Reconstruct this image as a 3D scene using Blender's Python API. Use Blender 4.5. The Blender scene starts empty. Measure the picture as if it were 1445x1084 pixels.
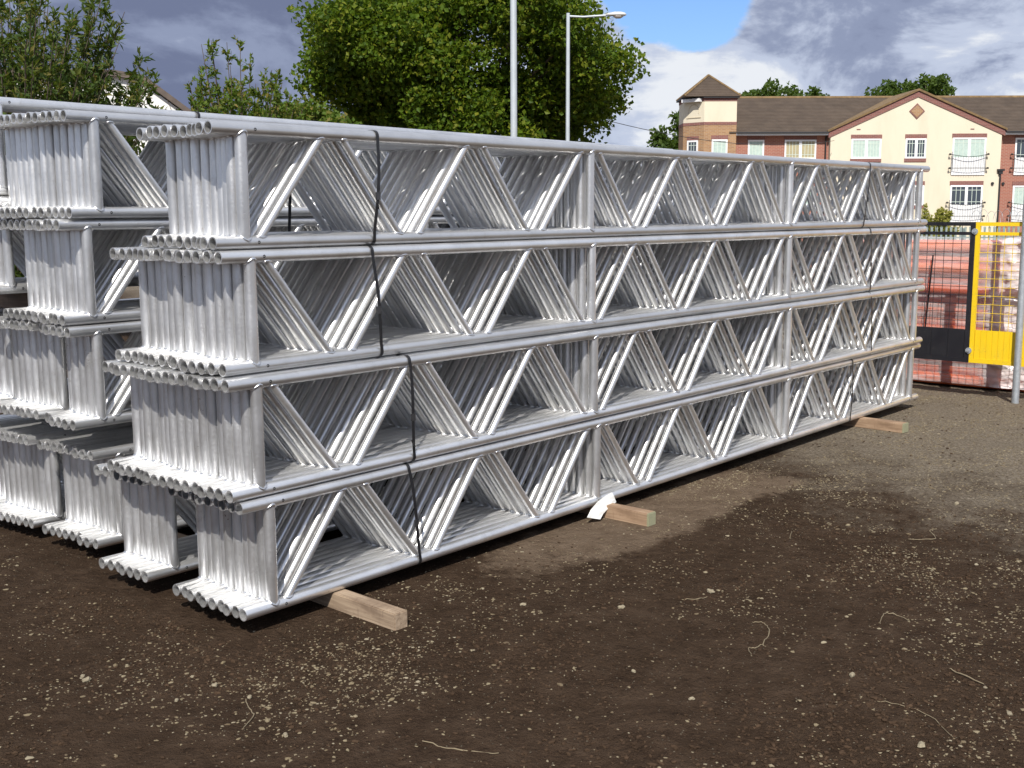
import bpy, bmesh, math, random
import numpy as np
from mathutils import Vector, Matrix

random.seed(11)
rng = np.random.default_rng(7)
scene = bpy.context.scene
col = scene.collection
PI = math.pi

# ------------------------------------------------------------------ camera
CAM = Vector((-2.890, -3.700, 1.695))
YAW, PITCH, ROLL = math.radians(50.046), math.radians(-8.553), math.radians(-0.196)
fwd = Vector((math.sin(YAW) * math.cos(PITCH), math.cos(YAW) * math.cos(PITCH), math.sin(PITCH)))
right0 = Vector((math.cos(YAW), -math.sin(YAW), 0))
up0 = right0.cross(fwd)
right = right0 * math.cos(ROLL) + up0 * math.sin(ROLL)
upv = right.cross(fwd)
cam_data = bpy.data.cameras.new("camera")
cam = bpy.data.objects.new("camera", cam_data)
col.objects.link(cam)
cam.matrix_world = Matrix(((right.x, upv.x, -fwd.x, CAM.x), (right.y, upv.y, -fwd.y, CAM.y),
                           (right.z, upv.z, -fwd.z, CAM.z), (0, 0, 0, 1)))
cam_data.sensor_width = 36.0
cam_data.lens = 1653.9 / 1445 * 36.0
cam_data.clip_start = 0.05
cam_data.clip_end = 3000
scene.camera = cam

FH = Vector((0.76656, 0.64217, 0.0))      # level direction the camera looks along
RH = Vector((0.64217, -0.76656, 0.0))     # level direction to its right


def far(u, d, z=0.0):
    """point d metres ahead of the camera's stand and u metres to the right"""
    p = CAM + FH * d + RH * u
    return Vector((p.x, p.y, z))


# ------------------------------------------------------------------ sun and sky
SUN_EL = math.radians(45)
SUN_DIR = Vector((-0.815 * math.cos(SUN_EL), -0.580 * math.cos(SUN_EL), math.sin(SUN_EL))).normalized()
sun_data = bpy.data.lights.new("sun", 'SUN')
sun_data.energy = 5.0
sun_data.angle = math.radians(0.5)
sun_data.color = (1.0, 0.955, 0.88)
sun = bpy.data.objects.new("sun", sun_data)
col.objects.link(sun)
sun.rotation_euler = SUN_DIR.to_track_quat('Z', 'Y').to_euler()

world = bpy.data.worlds.new("World")
scene.world = world
world.use_nodes = True
WN, WL = world.node_tree.nodes, world.node_tree.links
WN.clear()


def wnode(t, **kw):
    n = WN.new(t)
    for k, v in kw.items():
        setattr(n, k, v)
    return n


def wmath(op, a, b=None, c=None, clamp=False):
    n = wnode('ShaderNodeMath', operation=op)
    n.use_clamp = clamp
    for i, v in enumerate((a, b, c)):
        if v is None:
            continue
        if isinstance(v, (int, float)):
            n.inputs[i].default_value = v
        else:
            WL.new(v, n.inputs[i])
    return n.outputs[0]


w_out = wnode('ShaderNodeOutputWorld')
w_bg = wnode('ShaderNodeBackground')
w_bg.inputs['Strength'].default_value = 0.094
WL.new(w_bg.outputs[0], w_out.inputs[0])
sky = wnode('ShaderNodeTexSky')
sky.sky_type = 'NISHITA'
sky.sun_disc = False
sky.sun_elevation = SUN_EL
sky.sun_rotation = math.atan2(SUN_DIR.x, SUN_DIR.y)
sky.altitude = 50
sky.dust_density = 0.8
sky.ozone_density = 2.0
tc = wnode('ShaderNodeTexCoord')
gen = tc.outputs['Generated']


def wnoise(scale, detail, rough, loc=(0, 0, 0), zs=2.2, dist=0.0):
    m = wnode('ShaderNodeMapping')
    m.inputs['Location'].default_value = loc
    m.inputs['Scale'].default_value = (1, 1, zs)
    WL.new(gen, m.inputs[0])
    n = wnode('ShaderNodeTexNoise')
    n.inputs['Scale'].default_value = scale
    n.inputs['Detail'].default_value = detail
    n.inputs['Roughness'].default_value = rough
    n.inputs['Distortion'].default_value = dist
    WL.new(m.outputs[0], n.inputs['Vector'])
    return n.outputs['Fac']


def spot(direction, inner, outer):
    """1 inside INNER radius (chord on the unit sphere), 0 outside OUTER"""
    v = wnode('ShaderNodeVectorMath', operation='DISTANCE')
    WL.new(gen, v.inputs[0])
    v.inputs[1].default_value = direction
    mr = wnode('ShaderNodeMapRange')
    mr.interpolation_type = 'SMOOTHSTEP'
    mr.inputs['From Min'].default_value = outer
    mr.inputs['From Max'].default_value = inner
    WL.new(v.outputs['Value'], mr.inputs['Value'])
    return mr.outputs[0]


def cdir(px, py):
    a, b = (px - 722.5) / 1653.9, (py - 542) / 1653.9
    return (fwd + right * a - upv * b).normalized()


n_big = wnoise(3.1, 9, 0.58, (0.3, 1.7, 0.2), 2.4, 0.25)
n_det = wnoise(8.5, 10, 0.6, (2.3, 0.4, 1.1), 2.0, 0.35)
n_sh = wnoise(4.6, 8, 0.55, (5.1, 2.2, 0.6), 2.6, 0.2)
# cloud cover: mostly cloudy, one clear gap over the houses
cover = wmath('ADD', wmath('MULTIPLY', n_big, 1.0), wmath('MULTIPLY', n_det, 0.55))
gap = spot(cdir(950, -45), 0.015, 0.095)
gap2 = spot(cdir(985, 10), 0.0, 0.045)
cover = wmath('SUBTRACT', cover, wmath('MULTIPLY', gap, 0.55))
cover = wmath('SUBTRACT', cover, wmath('MULTIPLY', gap2, 0.22))
heap = spot(cdir(985, 115), 0.03, 0.13)
cover = wmath('ADD', cover, wmath('MULTIPLY', heap, 0.22))
heavy = spot(cdir(250, 40), 0.05, 0.40)
heavy2 = spot(cdir(1270, 30), 0.02, 0.17)
cover = wmath('ADD', cover, wmath('MULTIPLY', heavy, 0.3))
cover = wmath('ADD', cover, wmath('MULTIPLY', heavy2, 0.35))
mask = wnode('ShaderNodeMapRange')
mask.interpolation_type = 'SMOOTHSTEP'
mask.inputs['From Min'].default_value = 0.63
mask.inputs['From Max'].default_value = 0.73
WL.new(cover, mask.inputs['Value'])
shade = wmath('ADD', wmath('MULTIPLY', n_sh, 1.15), wmath('MULTIPLY', n_det, 1.25))
shade = wmath('SUBTRACT', shade, 0.365)
shade = wmath('ADD', shade, wmath('MULTIPLY', heap, 0.15))
shade = wmath('SUBTRACT', shade, wmath('MULTIPLY', heavy, 0.36))
shade = wmath('SUBTRACT', shade, wmath('MULTIPLY', heavy2, 0.11))
ramp = wnode('ShaderNodeValToRGB')
ramp.color_ramp.interpolation = 'EASE'
e = ramp.color_ramp.elements
e[0].position, e[0].color = 0.42, (1.55, 1.85, 2.95, 1)
e[1].position, e[1].color = 1.0, (7.6, 7.9, 8.4, 1)
m1 = e.new(0.66); m1.color = (2.6, 3.05, 4.4, 1)
m2 = e.new(0.84); m2.color = (5.0, 5.6, 7.0, 1)
WL.new(shade, ramp.inputs[0])
blue = wnode('ShaderNodeMix', data_type='RGBA', blend_type='MULTIPLY')
blue.inputs['Factor'].default_value = 1.0
WL.new(sky.outputs[0], blue.inputs['A'])
blue.inputs['B'].default_value = (0.80, 1.0, 1.35, 1)
mix = wnode('ShaderNodeMix', data_type='RGBA')
WL.new(mask.outputs[0], mix.inputs['Factor'])
WL.new(blue.outputs['Result'], mix.inputs['A'])
WL.new(ramp.outputs[0], mix.inputs['B'])
WL.new(mix.outputs['Result'], w_bg.inputs['Color'])

scene.view_settings.view_transform = 'Standard'
scene.view_settings.look = 'None'
scene.view_settings.exposure = 0.22
scene.view_settings.gamma = 1.0
scene.view_settings.use_curve_mapping = False
scene.cycles.max_bounces = 10
scene.cycles.glossy_bounces = 6
scene.cycles.transparent_max_bounces = 16
scene.cycles.sample_clamp_indirect = 4.0
scene.cycles.blur_glossy = 0.6


# ------------------------------------------------------------------ helpers
def tag(o, label=None, cat=None, group=None, kind=None):
    if label:
        o['label'] = label
    if cat:
        o['category'] = cat
    if group:
        o['group'] = group
    if kind:
        o['kind'] = kind
    return o


def empty(name, loc=(0, 0, 0), rz=0.0):
    o = bpy.data.objects.new(name, None)
    o.empty_display_size = 0.1
    o.location = loc
    o.rotation_euler = (0, 0, rz)
    col.objects.link(o)
    return o


def put(name, mesh, parent=None, loc=(0, 0, 0), rot=(0, 0, 0)):
    o = bpy.data.objects.new(name, mesh)
    o.location = loc
    o.rotation_euler = rot
    if parent is not None:
        o.parent = parent
    col.objects.link(o)
    return o


class MB:
    """collects shapes, then makes one mesh"""

    def __init__(self):
        self.v, self.f, self.m, self.s = [], [], [], []

    def add(self, vs, fs, mi=0, smooth=False):
        b = len(self.v)
        self.v += [tuple(p) for p in vs]
        for f in fs:
            self.f.append(tuple(i + b for i in f))
            self.m.append(mi)
            self.s.append(smooth)

    def box(self, lo, hi, mi=0, M=None):
        x0, y0, z0 = lo
        x1, y1, z1 = hi
        vs = [Vector(p) for p in ((x0, y0, z0), (x1, y0, z0), (x1, y1, z0), (x0, y1, z0),
                                  (x0, y0, z1), (x1, y0, z1), (x1, y1, z1), (x0, y1, z1))]
        if M is not None:
            vs = [M @ p for p in vs]
        self.add(vs, [(0, 3, 2, 1), (4, 5, 6, 7), (0, 1, 5, 4), (1, 2, 6, 5), (2, 3, 7, 6), (3, 0, 4, 7)], mi)

    def prism(self, poly, axis_lo, axis_hi, to3, mi=0):
        """poly in 2-D, swept between two depths; to3(u, z, d) gives the point"""
        n = len(poly)
        vs = [to3(u, z, axis_lo) for u, z in poly] + [to3(u, z, axis_hi) for u, z in poly]
        fs = [tuple(range(n)), tuple(range(2 * n - 1, n - 1, -1))]
        for i in range(n):
            j = (i + 1) % n
            fs.append((i, i + n, j + n, j))
        self.add(vs, fs, mi)

    def tube(self, pts, r, n=8, mi=0, cap=True, closed=False, smooth=True):
        pts = [Vector(p) for p in pts]
        rs = r if isinstance(r, (list, tuple)) else [r] * len(pts)
        rings = []
        prev = None
        L = len(pts)
        for i, p in enumerate(pts):
            if closed:
                t = pts[(i + 1) % L] - pts[i - 1]
            else:
                t = pts[min(i + 1, L - 1)] - pts[max(i - 1, 0)]
            t.normalize()
            if prev is None:
                a = t.orthogonal().normalized()
            else:
                a = (prev - t * prev.dot(t))
                a = a.normalized() if a.length > 1e-6 else t.orthogonal().normalized()
            prev = a
            b = t.cross(a)
            rings.append([p + (a * math.cos(2 * PI * k / n) + b * math.sin(2 * PI * k / n)) * rs[i] for k in range(n)])
        vs = [q for ring in rings for q in ring]
        fs = []
        R = L if closed else L - 1
        for i in range(R):
            j = (i + 1) % L
            for k in range(n):
                k2 = (k + 1) % n
                fs.append((i * n + k, i * n + k2, j * n + k2, j * n + k))
        self.add(vs, fs, mi, smooth)
        if cap and not closed:
            self.add(rings[0], [tuple(range(n - 1, -1, -1))], mi)
            self.add(rings[-1], [tuple(range(n))], mi)

    def mesh(self, name, *mats):
        me = bpy.data.meshes.new(name)
        me.from_pydata(self.v, [], self.f)
        for m in mats:
            me.materials.append(m)
        me.polygons.foreach_set('material_index', self.m)
        me.polygons.foreach_set('use_smooth', self.s)
        me.update()
        return me

    def build(self, name, mats, parent=None, loc=(0, 0, 0), rot=(0, 0, 0)):
        if not isinstance(mats, (list, tuple)):
            mats = [mats]
        return put(name, self.mesh(name, *mats), parent, loc, rot)


def np_mesh(name, verts, faces, mat, smooth=False):
    """verts (n,3), faces (m,k) arrays"""
    me = bpy.data.meshes.new(name)
    n, (m, k) = len(verts), faces.shape
    me.vertices.add(n)
    me.vertices.foreach_set('co', np.asarray(verts, np.float32).ravel())
    me.loops.add(m * k)
    me.loops.foreach_set('vertex_index', faces.astype(np.int32).ravel())
    me.polygons.add(m)
    me.polygons.foreach_set('loop_start', np.arange(0, m * k, k, dtype=np.int32))
    me.polygons.foreach_set('use_smooth', np.full(m, smooth))
    me.update(calc_edges=True)
    if mat is not None:
        me.materials.append(mat)
    return me


# ------------------------------------------------------------------ materials
class Mat:
    def __init__(self, name, color=(0.5, 0.5, 0.5), rough=0.6, metal=0.0, spec=0.5):
        self.m = bpy.data.materials.new(name)
        self.m.use_nodes = True
        self.N, self.L = self.m.node_tree.nodes, self.m.node_tree.links
        self.b = self.N['Principled BSDF']
        self.out = self.N['Material Output']
        self.b.inputs['Base Color'].default_value = (*color, 1)
        self.b.inputs['Roughness'].default_value = rough
        self.b.inputs['Metallic'].default_value = metal
        self.b.inputs['Specular IOR Level'].default_value = spec

    def node(self, t, **kw):
        n = self.N.new(t)
        for k, v in kw.items():
            setattr(n, k, v)
        return n

    def coord(self, which='Object', scale=(1, 1, 1), rot=(0, 0, 0), loc=(0, 0, 0)):
        t = self.node('ShaderNodeTexCoord')
        mp = self.node('ShaderNodeMapping')
        mp.inputs['Scale'].default_value = scale
        mp.inputs['Rotation'].default_value = rot
        mp.inputs['Location'].default_value = loc
        self.L.new(t.outputs[which], mp.inputs[0])
        return mp.outputs[0]

    def noise(self, vec, scale, detail=4, rough=0.5, dist=0.0):
        n = self.node('ShaderNodeTexNoise')
        n.inputs['Scale'].default_value = scale
        n.inputs['Detail'].default_value = detail
        n.inputs['Roughness'].default_value = rough
        n.inputs['Distortion'].default_value = dist
        if vec is not None:
            self.L.new(vec, n.inputs['Vector'])
        return n.outputs['Fac']

    def ramp(self, fac, stops):
        r = self.node('ShaderNodeValToRGB')
        e = r.color_ramp.elements
        e[0].position, e[0].color = stops[0][0], (*stops[0][1], 1)
        e[1].position, e[1].color = stops[-1][0], (*stops[-1][1], 1)
        for p, c in stops[1:-1]:
            x = e.new(p)
            x.color = (*c, 1)
        self.L.new(fac, r.inputs[0])
        return r.outputs[0]

    def math(self, op, a, b=None, clamp=False):
        n = self.node('ShaderNodeMath', operation=op)
        n.use_clamp = clamp
        for i, v in enumerate((a, b)):
            if v is None:
                continue
            if isinstance(v, (int, float)):
                n.inputs[i].default_value = v
            else:
                self.L.new(v, n.inputs[i])
        return n.outputs[0]

    def maprange(self, v, a, b, c, d, smooth=False):
        n = self.node('ShaderNodeMapRange')
        if smooth:
            n.interpolation_type = 'SMOOTHSTEP'
        for k, x in zip(('From Min', 'From Max', 'To Min', 'To Max'), (a, b, c, d)):
            n.inputs[k].default_value = x
        self.L.new(v, n.inputs['Value'])
        return n.outputs[0]

    def mix(self, fac, a, b, blend='MIX'):
        n = self.node('ShaderNodeMix', data_type='RGBA', blend_type=blend)
        for s, v in (('Factor', fac), ('A', a), ('B', b)):
            if isinstance(v, (int, float)):
                n.inputs[s].default_value = v
            elif isinstance(v, tuple):
                n.inputs[s].default_value = (*v, 1)
            else:
                self.L.new(v, n.inputs[s])
        return n.outputs['Result']

    def bump(self, h, strength=0.3, dist=0.01):
        n = self.node('ShaderNodeBump')
        n.inputs['Strength'].default_value = strength
        n.inputs['Distance'].default_value = dist
        self.L.new(h, n.inputs['Height'])
        self.L.new(n.outputs[0], self.b.inputs['Normal'])

    def col(self, c):
        self.L.new(c, self.b.inputs['Base Color'])
        return self

    def rgh(self, c):
        self.L.new(c, self.b.inputs['Roughness'])
        return self


def simple(name, c, rough=0.6, metal=0.0, var=0.18, scale=6.0, bump=0.0, spec=0.5):
    M = Mat(name, c, rough, metal, spec)
    v = M.coord('Object')
    n = M.noise(v, scale, 6, 0.6)
    lo = tuple(x * (1 - var) for x in c)
    hi = tuple(min(1, x * (1 + var)) for x in c)
    M.col(M.ramp(n, [(0.3, lo), (0.7, hi)]))
    if bump:
        M.bump(M.noise(v, scale * 6, 5, 0.6), bump, 0.01)
    return M.m


def aluminium():
    M = Mat('mill_aluminium', (0.8, 0.8, 0.81), 0.4, 1.0)
    oi = M.node('ShaderNodeObjectInfo')
    g = M.node('ShaderNodeNewGeometry')
    mp = M.node('ShaderNodeMapping')
    M.L.new(g.outputs['Position'], mp.inputs[0])
    add = M.node('ShaderNodeVectorMath', operation='ADD')
    M.L.new(mp.outputs[0], add.inputs[0])
    sc = M.node('ShaderNodeVectorMath', operation='SCALE')
    cmb = M.node('ShaderNodeCombineXYZ')
    for i in range(3):
        M.L.new(oi.outputs['Random'], cmb.inputs[i])
    M.L.new(cmb.outputs[0], sc.inputs[0])
    sc.inputs['Scale'].default_value = 37.0
    M.L.new(sc.outputs[0], add.inputs[1])
    P = add.outputs[0]
    blotch = M.noise(P, 5.0, 5, 0.6)
    fine = M.noise(P, 60.0, 4, 0.65)
    mpx = M.node('ShaderNodeMapping')
    mpx.inputs['Scale'].default_value = (1.5, 90, 90)
    tcn = M.node('ShaderNodeTexCoord')
    M.L.new(tcn.outputs['Object'], mpx.inputs[0])
    streak = M.noise(mpx.outputs[0], 1.0, 3, 0.6)
    c = M.ramp(blotch, [(0.25, (0.62, 0.615, 0.605)), (0.5, (0.78, 0.78, 0.78)), (0.75, (0.88, 0.88, 0.88))])
    per = M.maprange(oi.outputs['Random'], 0, 1, 0.78, 1.10)
    hs = M.node('ShaderNodeHueSaturation')
    M.L.new(per, hs.inputs['Value'])
    M.L.new(c, hs.inputs['Color'])
    c2 = M.mix(M.maprange(fine, 0.66, 0.74, 0, 0.35), hs.outputs[0], (0.45, 0.45, 0.44))
    # dull rain streaks and handling marks
    smear = M.noise(P, 11.0, 6, 0.7, 1.2)
    c2 = M.mix(M.maprange(smear, 0.56, 0.72, 0, 0.5), c2, (0.50, 0.48, 0.45))
    M.col(c2)
    r = M.math('ADD', M.maprange(blotch, 0.2, 0.8, 0.27, 0.45), M.maprange(streak, 0.3, 0.7, -0.05, 0.06))
    M.rgh(r)
    M.bump(streak, 0.06, 0.002)
    # oxide film: part of the tube scatters light evenly
    d = M.node('ShaderNodeBsdfDiffuse')
    d.inputs['Color'].default_value = (0.68, 0.68, 0.68, 1)
    mx = M.node('ShaderNodeMixShader')
    mx.inputs[0].default_value = 0.15
    M.L.new(M.b.outputs[0], mx.inputs[1])
    M.L.new(d.outputs[0], mx.inputs[2])
    M.L.new(mx.outputs[0], M.out.inputs[0])
    return M.m


ALU = aluminium()
WELD = Mat('weld_bead', (0.80, 0.80, 0.80), 0.3, 1.0)
WELD.bump(WELD.noise(WELD.coord('Object'), 220, 2, 0.5), 0.35, 0.003)
WELD = WELD.m
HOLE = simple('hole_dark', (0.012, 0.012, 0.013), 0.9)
STRAP = Mat('black_strap', (0.012, 0.012, 0.014), 0.42)
STRAP.bump(STRAP.noise(STRAP.coord('Object'), 180, 2, 0.5), 0.2, 0.002)
STRAP = STRAP.m


def timber_mat(name, dark, mid, light, endgreen=False):
    M = Mat(name, mid, 0.78)
    v = M.coord('Object', (18, 1.1, 18))
    n = M.noise(v, 3.2, 6, 0.6, 0.6)
    v2 = M.coord('Object', (1, 1, 1))
    n2 = M.noise(v2, 7, 4, 0.6)
    c = M.ramp(n, [(0.28, dark), (0.5, mid), (0.72, light)])
    c = M.mix(M.maprange(n2, 0.48, 0.70, 0, 0.65), c, dark)
    if endgreen:
        sep = M.node('ShaderNodeSeparateXYZ')
        M.L.new(v2, sep.inputs[0])
        c = M.mix(M.maprange(sep.outputs[1], 0.012, 0.006, 0, 0.75), c, (0.24, 0.27, 0.17))
    saw = M.noise(M.coord('Object', (3, 34, 3)), 2.0, 3, 0.6)
    c = M.mix(M.maprange(saw, 0.60, 0.72, 0, 0.45), c, dark)
    M.col(c)
    M.bump(n, 0.35, 0.004)
    return M.m


TIMBER = timber_mat('sawn_timber', (0.15, 0.10, 0.066), (0.30, 0.22, 0.15), (0.40, 0.305, 0.215))
TIMBER2 = timber_mat('sawn_timber_treated', (0.18, 0.11, 0.066), (0.30, 0.20, 0.125), (0.39, 0.27, 0.18), True)
TIMBER_OLD = timber_mat('old_timber', (0.07, 0.042, 0.026), (0.13, 0.08, 0.05), (0.2, 0.13, 0.08))


# ------------------------------------------------------------------ ground
def vnoise(x, y, scale, seed):
    """smooth value noise on numpy arrays, 0..1"""
    r = np.random.default_rng(seed)
    tab = r.random((256, 256))
    X, Y = x * scale + 500.3, y * scale + 500.7
    xi, yi = np.floor(X).astype(int), np.floor(Y).astype(int)
    fx, fy = X - xi, Y - yi
    fx, fy = fx * fx * (3 - 2 * fx), fy * fy * (3 - 2 * fy)
    a = tab[xi % 256, yi % 256]
    b = tab[(xi + 1) % 256, yi % 256]
    c = tab[xi % 256, (yi + 1) % 256]
    d = tab[(xi + 1) % 256, (yi + 1) % 256]
    return (a * (1 - fx) + b * fx) * (1 - fy) + (c * (1 - fx) + d * fx) * fy


def fbm(x, y, scale, seed, octv=4):
    t, amp, tot = 0, 1.0, 0
    for i in range(octv):
        t = t + amp * vnoise(x, y, scale * 2 ** i, seed + i)
        tot += amp
        amp *= 0.5
    return t / tot


def ground_z(x, y):
    x, y = np.asarray(x, float), np.asarray(y, float)
    near = np.clip(1.4 - np.hypot(x - 2, y) / 14, 0, 1)
    z = (fbm(x, y, 0.55, 3, 3) - 0.5) * 0.045 + (fbm(x, y, 3.2, 20, 3) - 0.5) * 0.022 + (fbm(x, y, 14, 40, 2) - 0.5) * 0.015
    # level strip the stack stands on
    dx = np.maximum(np.maximum(-0.35 - x, x - 6.9), 0)
    dy = np.maximum(np.maximum(-0.45 - y, y - 3.4), 0)
    flat = np.clip(np.hypot(dx, dy) / 0.5, 0.12, 1)
    z = z * flat * near - 0.004
    # falls away behind the yard
    d = (x - CAM.x) * FH.x + (y - CAM.y) * FH.y
    return z - np.clip((d - 20) / 30, 0, 1) ** 2 * 2.2


def ground_material():
    M = Mat('bare_earth', (0.05, 0.037, 0.028), 0.95, 0, 0.04)
    g = M.node('ShaderNodeNewGeometry')
    P = g.outputs['Position']
    n1 = M.noise(P, 0.9, 5, 0.6, 0.3)
    n2 = M.noise(P, 7.0, 6, 0.65)
    n3 = M.noise(P, 55.0, 5, 0.7)
    n4 = M.noise(P, 2.4, 5, 0.6, 0.4)
    n5 = M.noise(P, 190.0, 3, 0.7)
    n6 = M.noise(P, 20.0, 5, 0.7)
    earth = M.ramp(n2, [(0.28, (0.034, 0.0212, 0.0134)), (0.5, (0.055, 0.0355, 0.0232)), (0.74, (0.084, 0.0565, 0.038))])
    earth = M.mix(M.maprange(n1, 0.42, 0.68, 0, 0.55), earth, (0.034, 0.0215, 0.0135))
    grit = M.ramp(n3, [(0.3, (0.085, 0.066, 0.048)), (0.5, (0.19, 0.158, 0.12)), (0.72, (0.32, 0.275, 0.215))])
    sep = M.node('ShaderNodeSeparateXYZ')
    M.L.new(P, sep.inputs[0])
    # trodden gravel takes over to the far right of the yard
    far_x = M.maprange(M.math('SUBTRACT', sep.outputs[0], M.math('MULTIPLY', sep.outputs[1], 0.35)), 2.5, 5.6, 0.0, 1.0)
    grav = M.math('ADD', M.math('MULTIPLY', far_x, 0.95), M.math('MULTIPLY', M.math('SUBTRACT', n4, 0.5), 1.0))
    gm = M.maprange(M.math('ADD', grav, M.math('MULTIPLY', M.math('SUBTRACT', n6, 0.5), 0.5)), 0.22, 0.92, 0, 0.92, True)
    # dust blown along the foot of the stack
    dy = M.maprange(M.math('ABSOLUTE', M.math('ADD', sep.outputs[1], 0.22)), 0.12, 0.55, 1, 0, True)
    dx = M.maprange(M.math('ABSOLUTE', M.math('SUBTRACT', sep.outputs[0], 2.6)), 0.7, 2.0, 1, 0, True)
    dust = M.math('MULTIPLY', M.math('MULTIPLY', dx, dy), 1.0)
    dustm = M.maprange(M.math('ADD', dust, M.math('ADD', M.math('MULTIPLY', M.math('SUBTRACT', n4, 0.5), 1.3), M.math('MULTIPLY', M.math('SUBTRACT', n6, 0.5), 0.7))), 0.44, 0.82, 0, 0.85, True)
    grain = M.noise(P, 130.0, 4, 0.75)
    earth = M.mix(M.maprange(grain, 0.50, 0.66, 0, 0.6), earth, (0.072, 0.048, 0.032))
    earth = M.mix(M.maprange(n6, 0.46, 0.30, 0, 0.65), earth, (0.020, 0.0125, 0.0085))
    c = M.mix(gm, earth, grit)
    c = M.mix(dustm, c, M.ramp(n2, [(0.3, (0.125, 0.088, 0.060)), (0.7, (0.20, 0.148, 0.105))]))
    # specks of grit pressed into the mud
    vor = M.node('ShaderNodeTexVoronoi')
    vor.inputs['Scale'].default_value = 75
    vor.inputs['Randomness'].default_value = 1.0
    M.L.new(P, vor.inputs['Vector'])
    sepc = M.node('ShaderNodeSeparateColor')
    M.L.new(vor.outputs['Color'], sepc.inputs[0])
    pick = M.maprange(M.math('ADD', sepc.outputs[0], M.math('MULTIPLY', n1, 0.25)), 1.0, 1.02, 0, 1)
    speck = M.math('MULTIPLY', pick, M.maprange(vor.outputs['Distance'], 0.28, 0.22, 0, 0.75))
    c = M.mix(speck, c, (0.22, 0.19, 0.14))
    M.col(c)
    h = M.math('ADD', M.math('MULTIPLY', n3, 0.55), M.math('MULTIPLY', n2, 0.7))
    h = M.math('ADD', h, M.math('ADD', M.math('MULTIPLY', n5, 0.16), M.math('MULTIPLY', n6, 0.9)))
    h = M.math('ADD', h, M.math('MULTIPLY', speck, 0.25))
    M.bump(h, 1.0, 0.035)
    return M.m


def axis_steps(lo, hi, fine, far_lo, far_hi):
    a = list(np.arange(lo, hi, fine))
    s, x = fine, lo
    left = []
    while x > far_lo:
        s *= 1.22
        x -= s
        left.append(x)
    s, x = fine, a[-1]
    rightl = []
    while x < far_hi:
        s *= 1.22
        x += s
        rightl.append(x)
    return np.array(left[::-1] + a + rightl)


gx = axis_steps(-3.2, 9.0, 0.030, -1500, 1500)
gy = axis_steps(-4.0, 2.6, 0.030, -1500, 1500)
XX, YY = np.meshgrid(gx, gy, indexing='ij')
ZZ = ground_z(XX, YY)
ii = np.arange(len(gx) * len(gy)).reshape(len(gx), len(gy))
gf = np.stack([ii[:-1, :-1].ravel(), ii[1:, :-1].ravel(), ii[1:, 1:].ravel(), ii[:-1, 1:].ravel()], 1)
ground = put('ground', np_mesh('ground', np.stack([XX.ravel(), YY.ravel(), ZZ.ravel()], 1), gf, ground_material(), True))
tag(ground, kind='structure')

# loose stones: far too many to count, one mesh of small lumps
STONE = Mat('pale_stone', (0.3, 0.26, 0.19), 0.9, 0, 0.1)
gi = STONE.node('ShaderNodeNewGeometry')
sc_ = STONE.ramp(gi.outputs['Random Per Island'], [(0.0, (0.10, 0.072, 0.044)), (0.35, (0.17, 0.135, 0.082)),
                                                   (0.8, (0.215, 0.178, 0.115)), (1.0, (0.26, 0.225, 0.16))])
nn = STONE.noise(gi.outputs['Position'], 90, 4, 0.6)
STONE.col(STONE.mix(STONE.maprange(nn, 0.45, 0.75, 0, 0.5), sc_, (0.13, 0.105, 0.08)))
STONE.bump(nn, 0.4, 0.004)
STONE = STONE.m


def ico():
    bm = bmesh.new()
    bmesh.ops.create_icosphere(bm, subdivisions=1, radius=1.0)
    v = np.array([p.co[:] for p in bm.verts])
    f = np.array([[q.index for q in fc.verts] for fc in bm.faces])
    bm.free()
    return v, f


IV, IF = ico()                                                   # 12 corners, 20 faces


def lumps(x, y, r, squash=0.55, sink=0.35):
    n = len(x)
    jit = 1 + (rng.random((n, 12, 1)) - 0.5) * 0.6
    V = IV[None] * jit
    V = V * np.stack([1 + 0.5 * rng.random(n), 0.65 + 0.35 * rng.random(n), squash * (0.5 + 0.8 * rng.random(n))], 1)[:, None]
    a = rng.random(n) * 2 * PI
    ca, sa = np.cos(a)[:, None], np.sin(a)[:, None]
    X = V[..., 0] * ca - V[..., 1] * sa
    Y = V[..., 0] * sa + V[..., 1] * ca
    V = np.stack([X, Y, V[..., 2]], 2) * r[:, None, None]
    z = ground_z(x, y) + r * squash * (0.6 - sink)
    V = V + np.stack([x, y, z], 1)[:, None]
    F = IF[None] + (np.arange(n) * 12)[:, None, None]
    return V.reshape(-1, 3), F.reshape(-1, 3)


N = 520000
sx, sy = rng.uniform(-2.6, 9.5, N), rng.uniform(-3.8, 2.9, N)
dist = np.hypot(sx - CAM.x, sy - CAM.y)
cl = fbm(sx, sy, 1.1, 77, 4)
cl2 = fbm(sx, sy, 4.5, 99, 3)
farx = np.clip((sx - 0.35 * sy - 2.4) / 2.8, 0, 1)
dens = np.clip((cl - 0.44) * 3.2, 0, 1) * np.clip((cl2 - 0.34) * 3.4, 0.02, 1) * 0.8 + 0.035 + 0.55 * farx * np.clip((cl2 - 0.35) * 3, 0, 1)
left_patch = np.exp(-(((sx + 0.55) / 0.55) ** 2 + ((sy + 0.05) / 0.8) ** 2))
dens = dens + 0.30 * left_patch * np.clip((cl2 - 0.36) * 4, 0, 1)
dusty = np.exp(-(((sx - 1.9) / 1.0) ** 2 + ((sy + 0.55) / 0.28) ** 2))
dens = dens + 0.22 * dusty * np.clip((cl2 - 0.36) * 4, 0, 1)
under = (sx > -0.2) & (sx < 6.9) & (sy > 0.05)
keep = (rng.random(N) < dens * 0.62) & ~(under & (rng.random(N) < 0.93))
sx, sy = sx[keep], sy[keep]
n = len(sx)
sr = 0.0024 + 0.0042 * rng.random(n) ** 2.0
big = rng.random(n) < 0.07
sr = np.where(big, 0.005 + 0.007 * rng.random(n) ** 2, sr)
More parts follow.
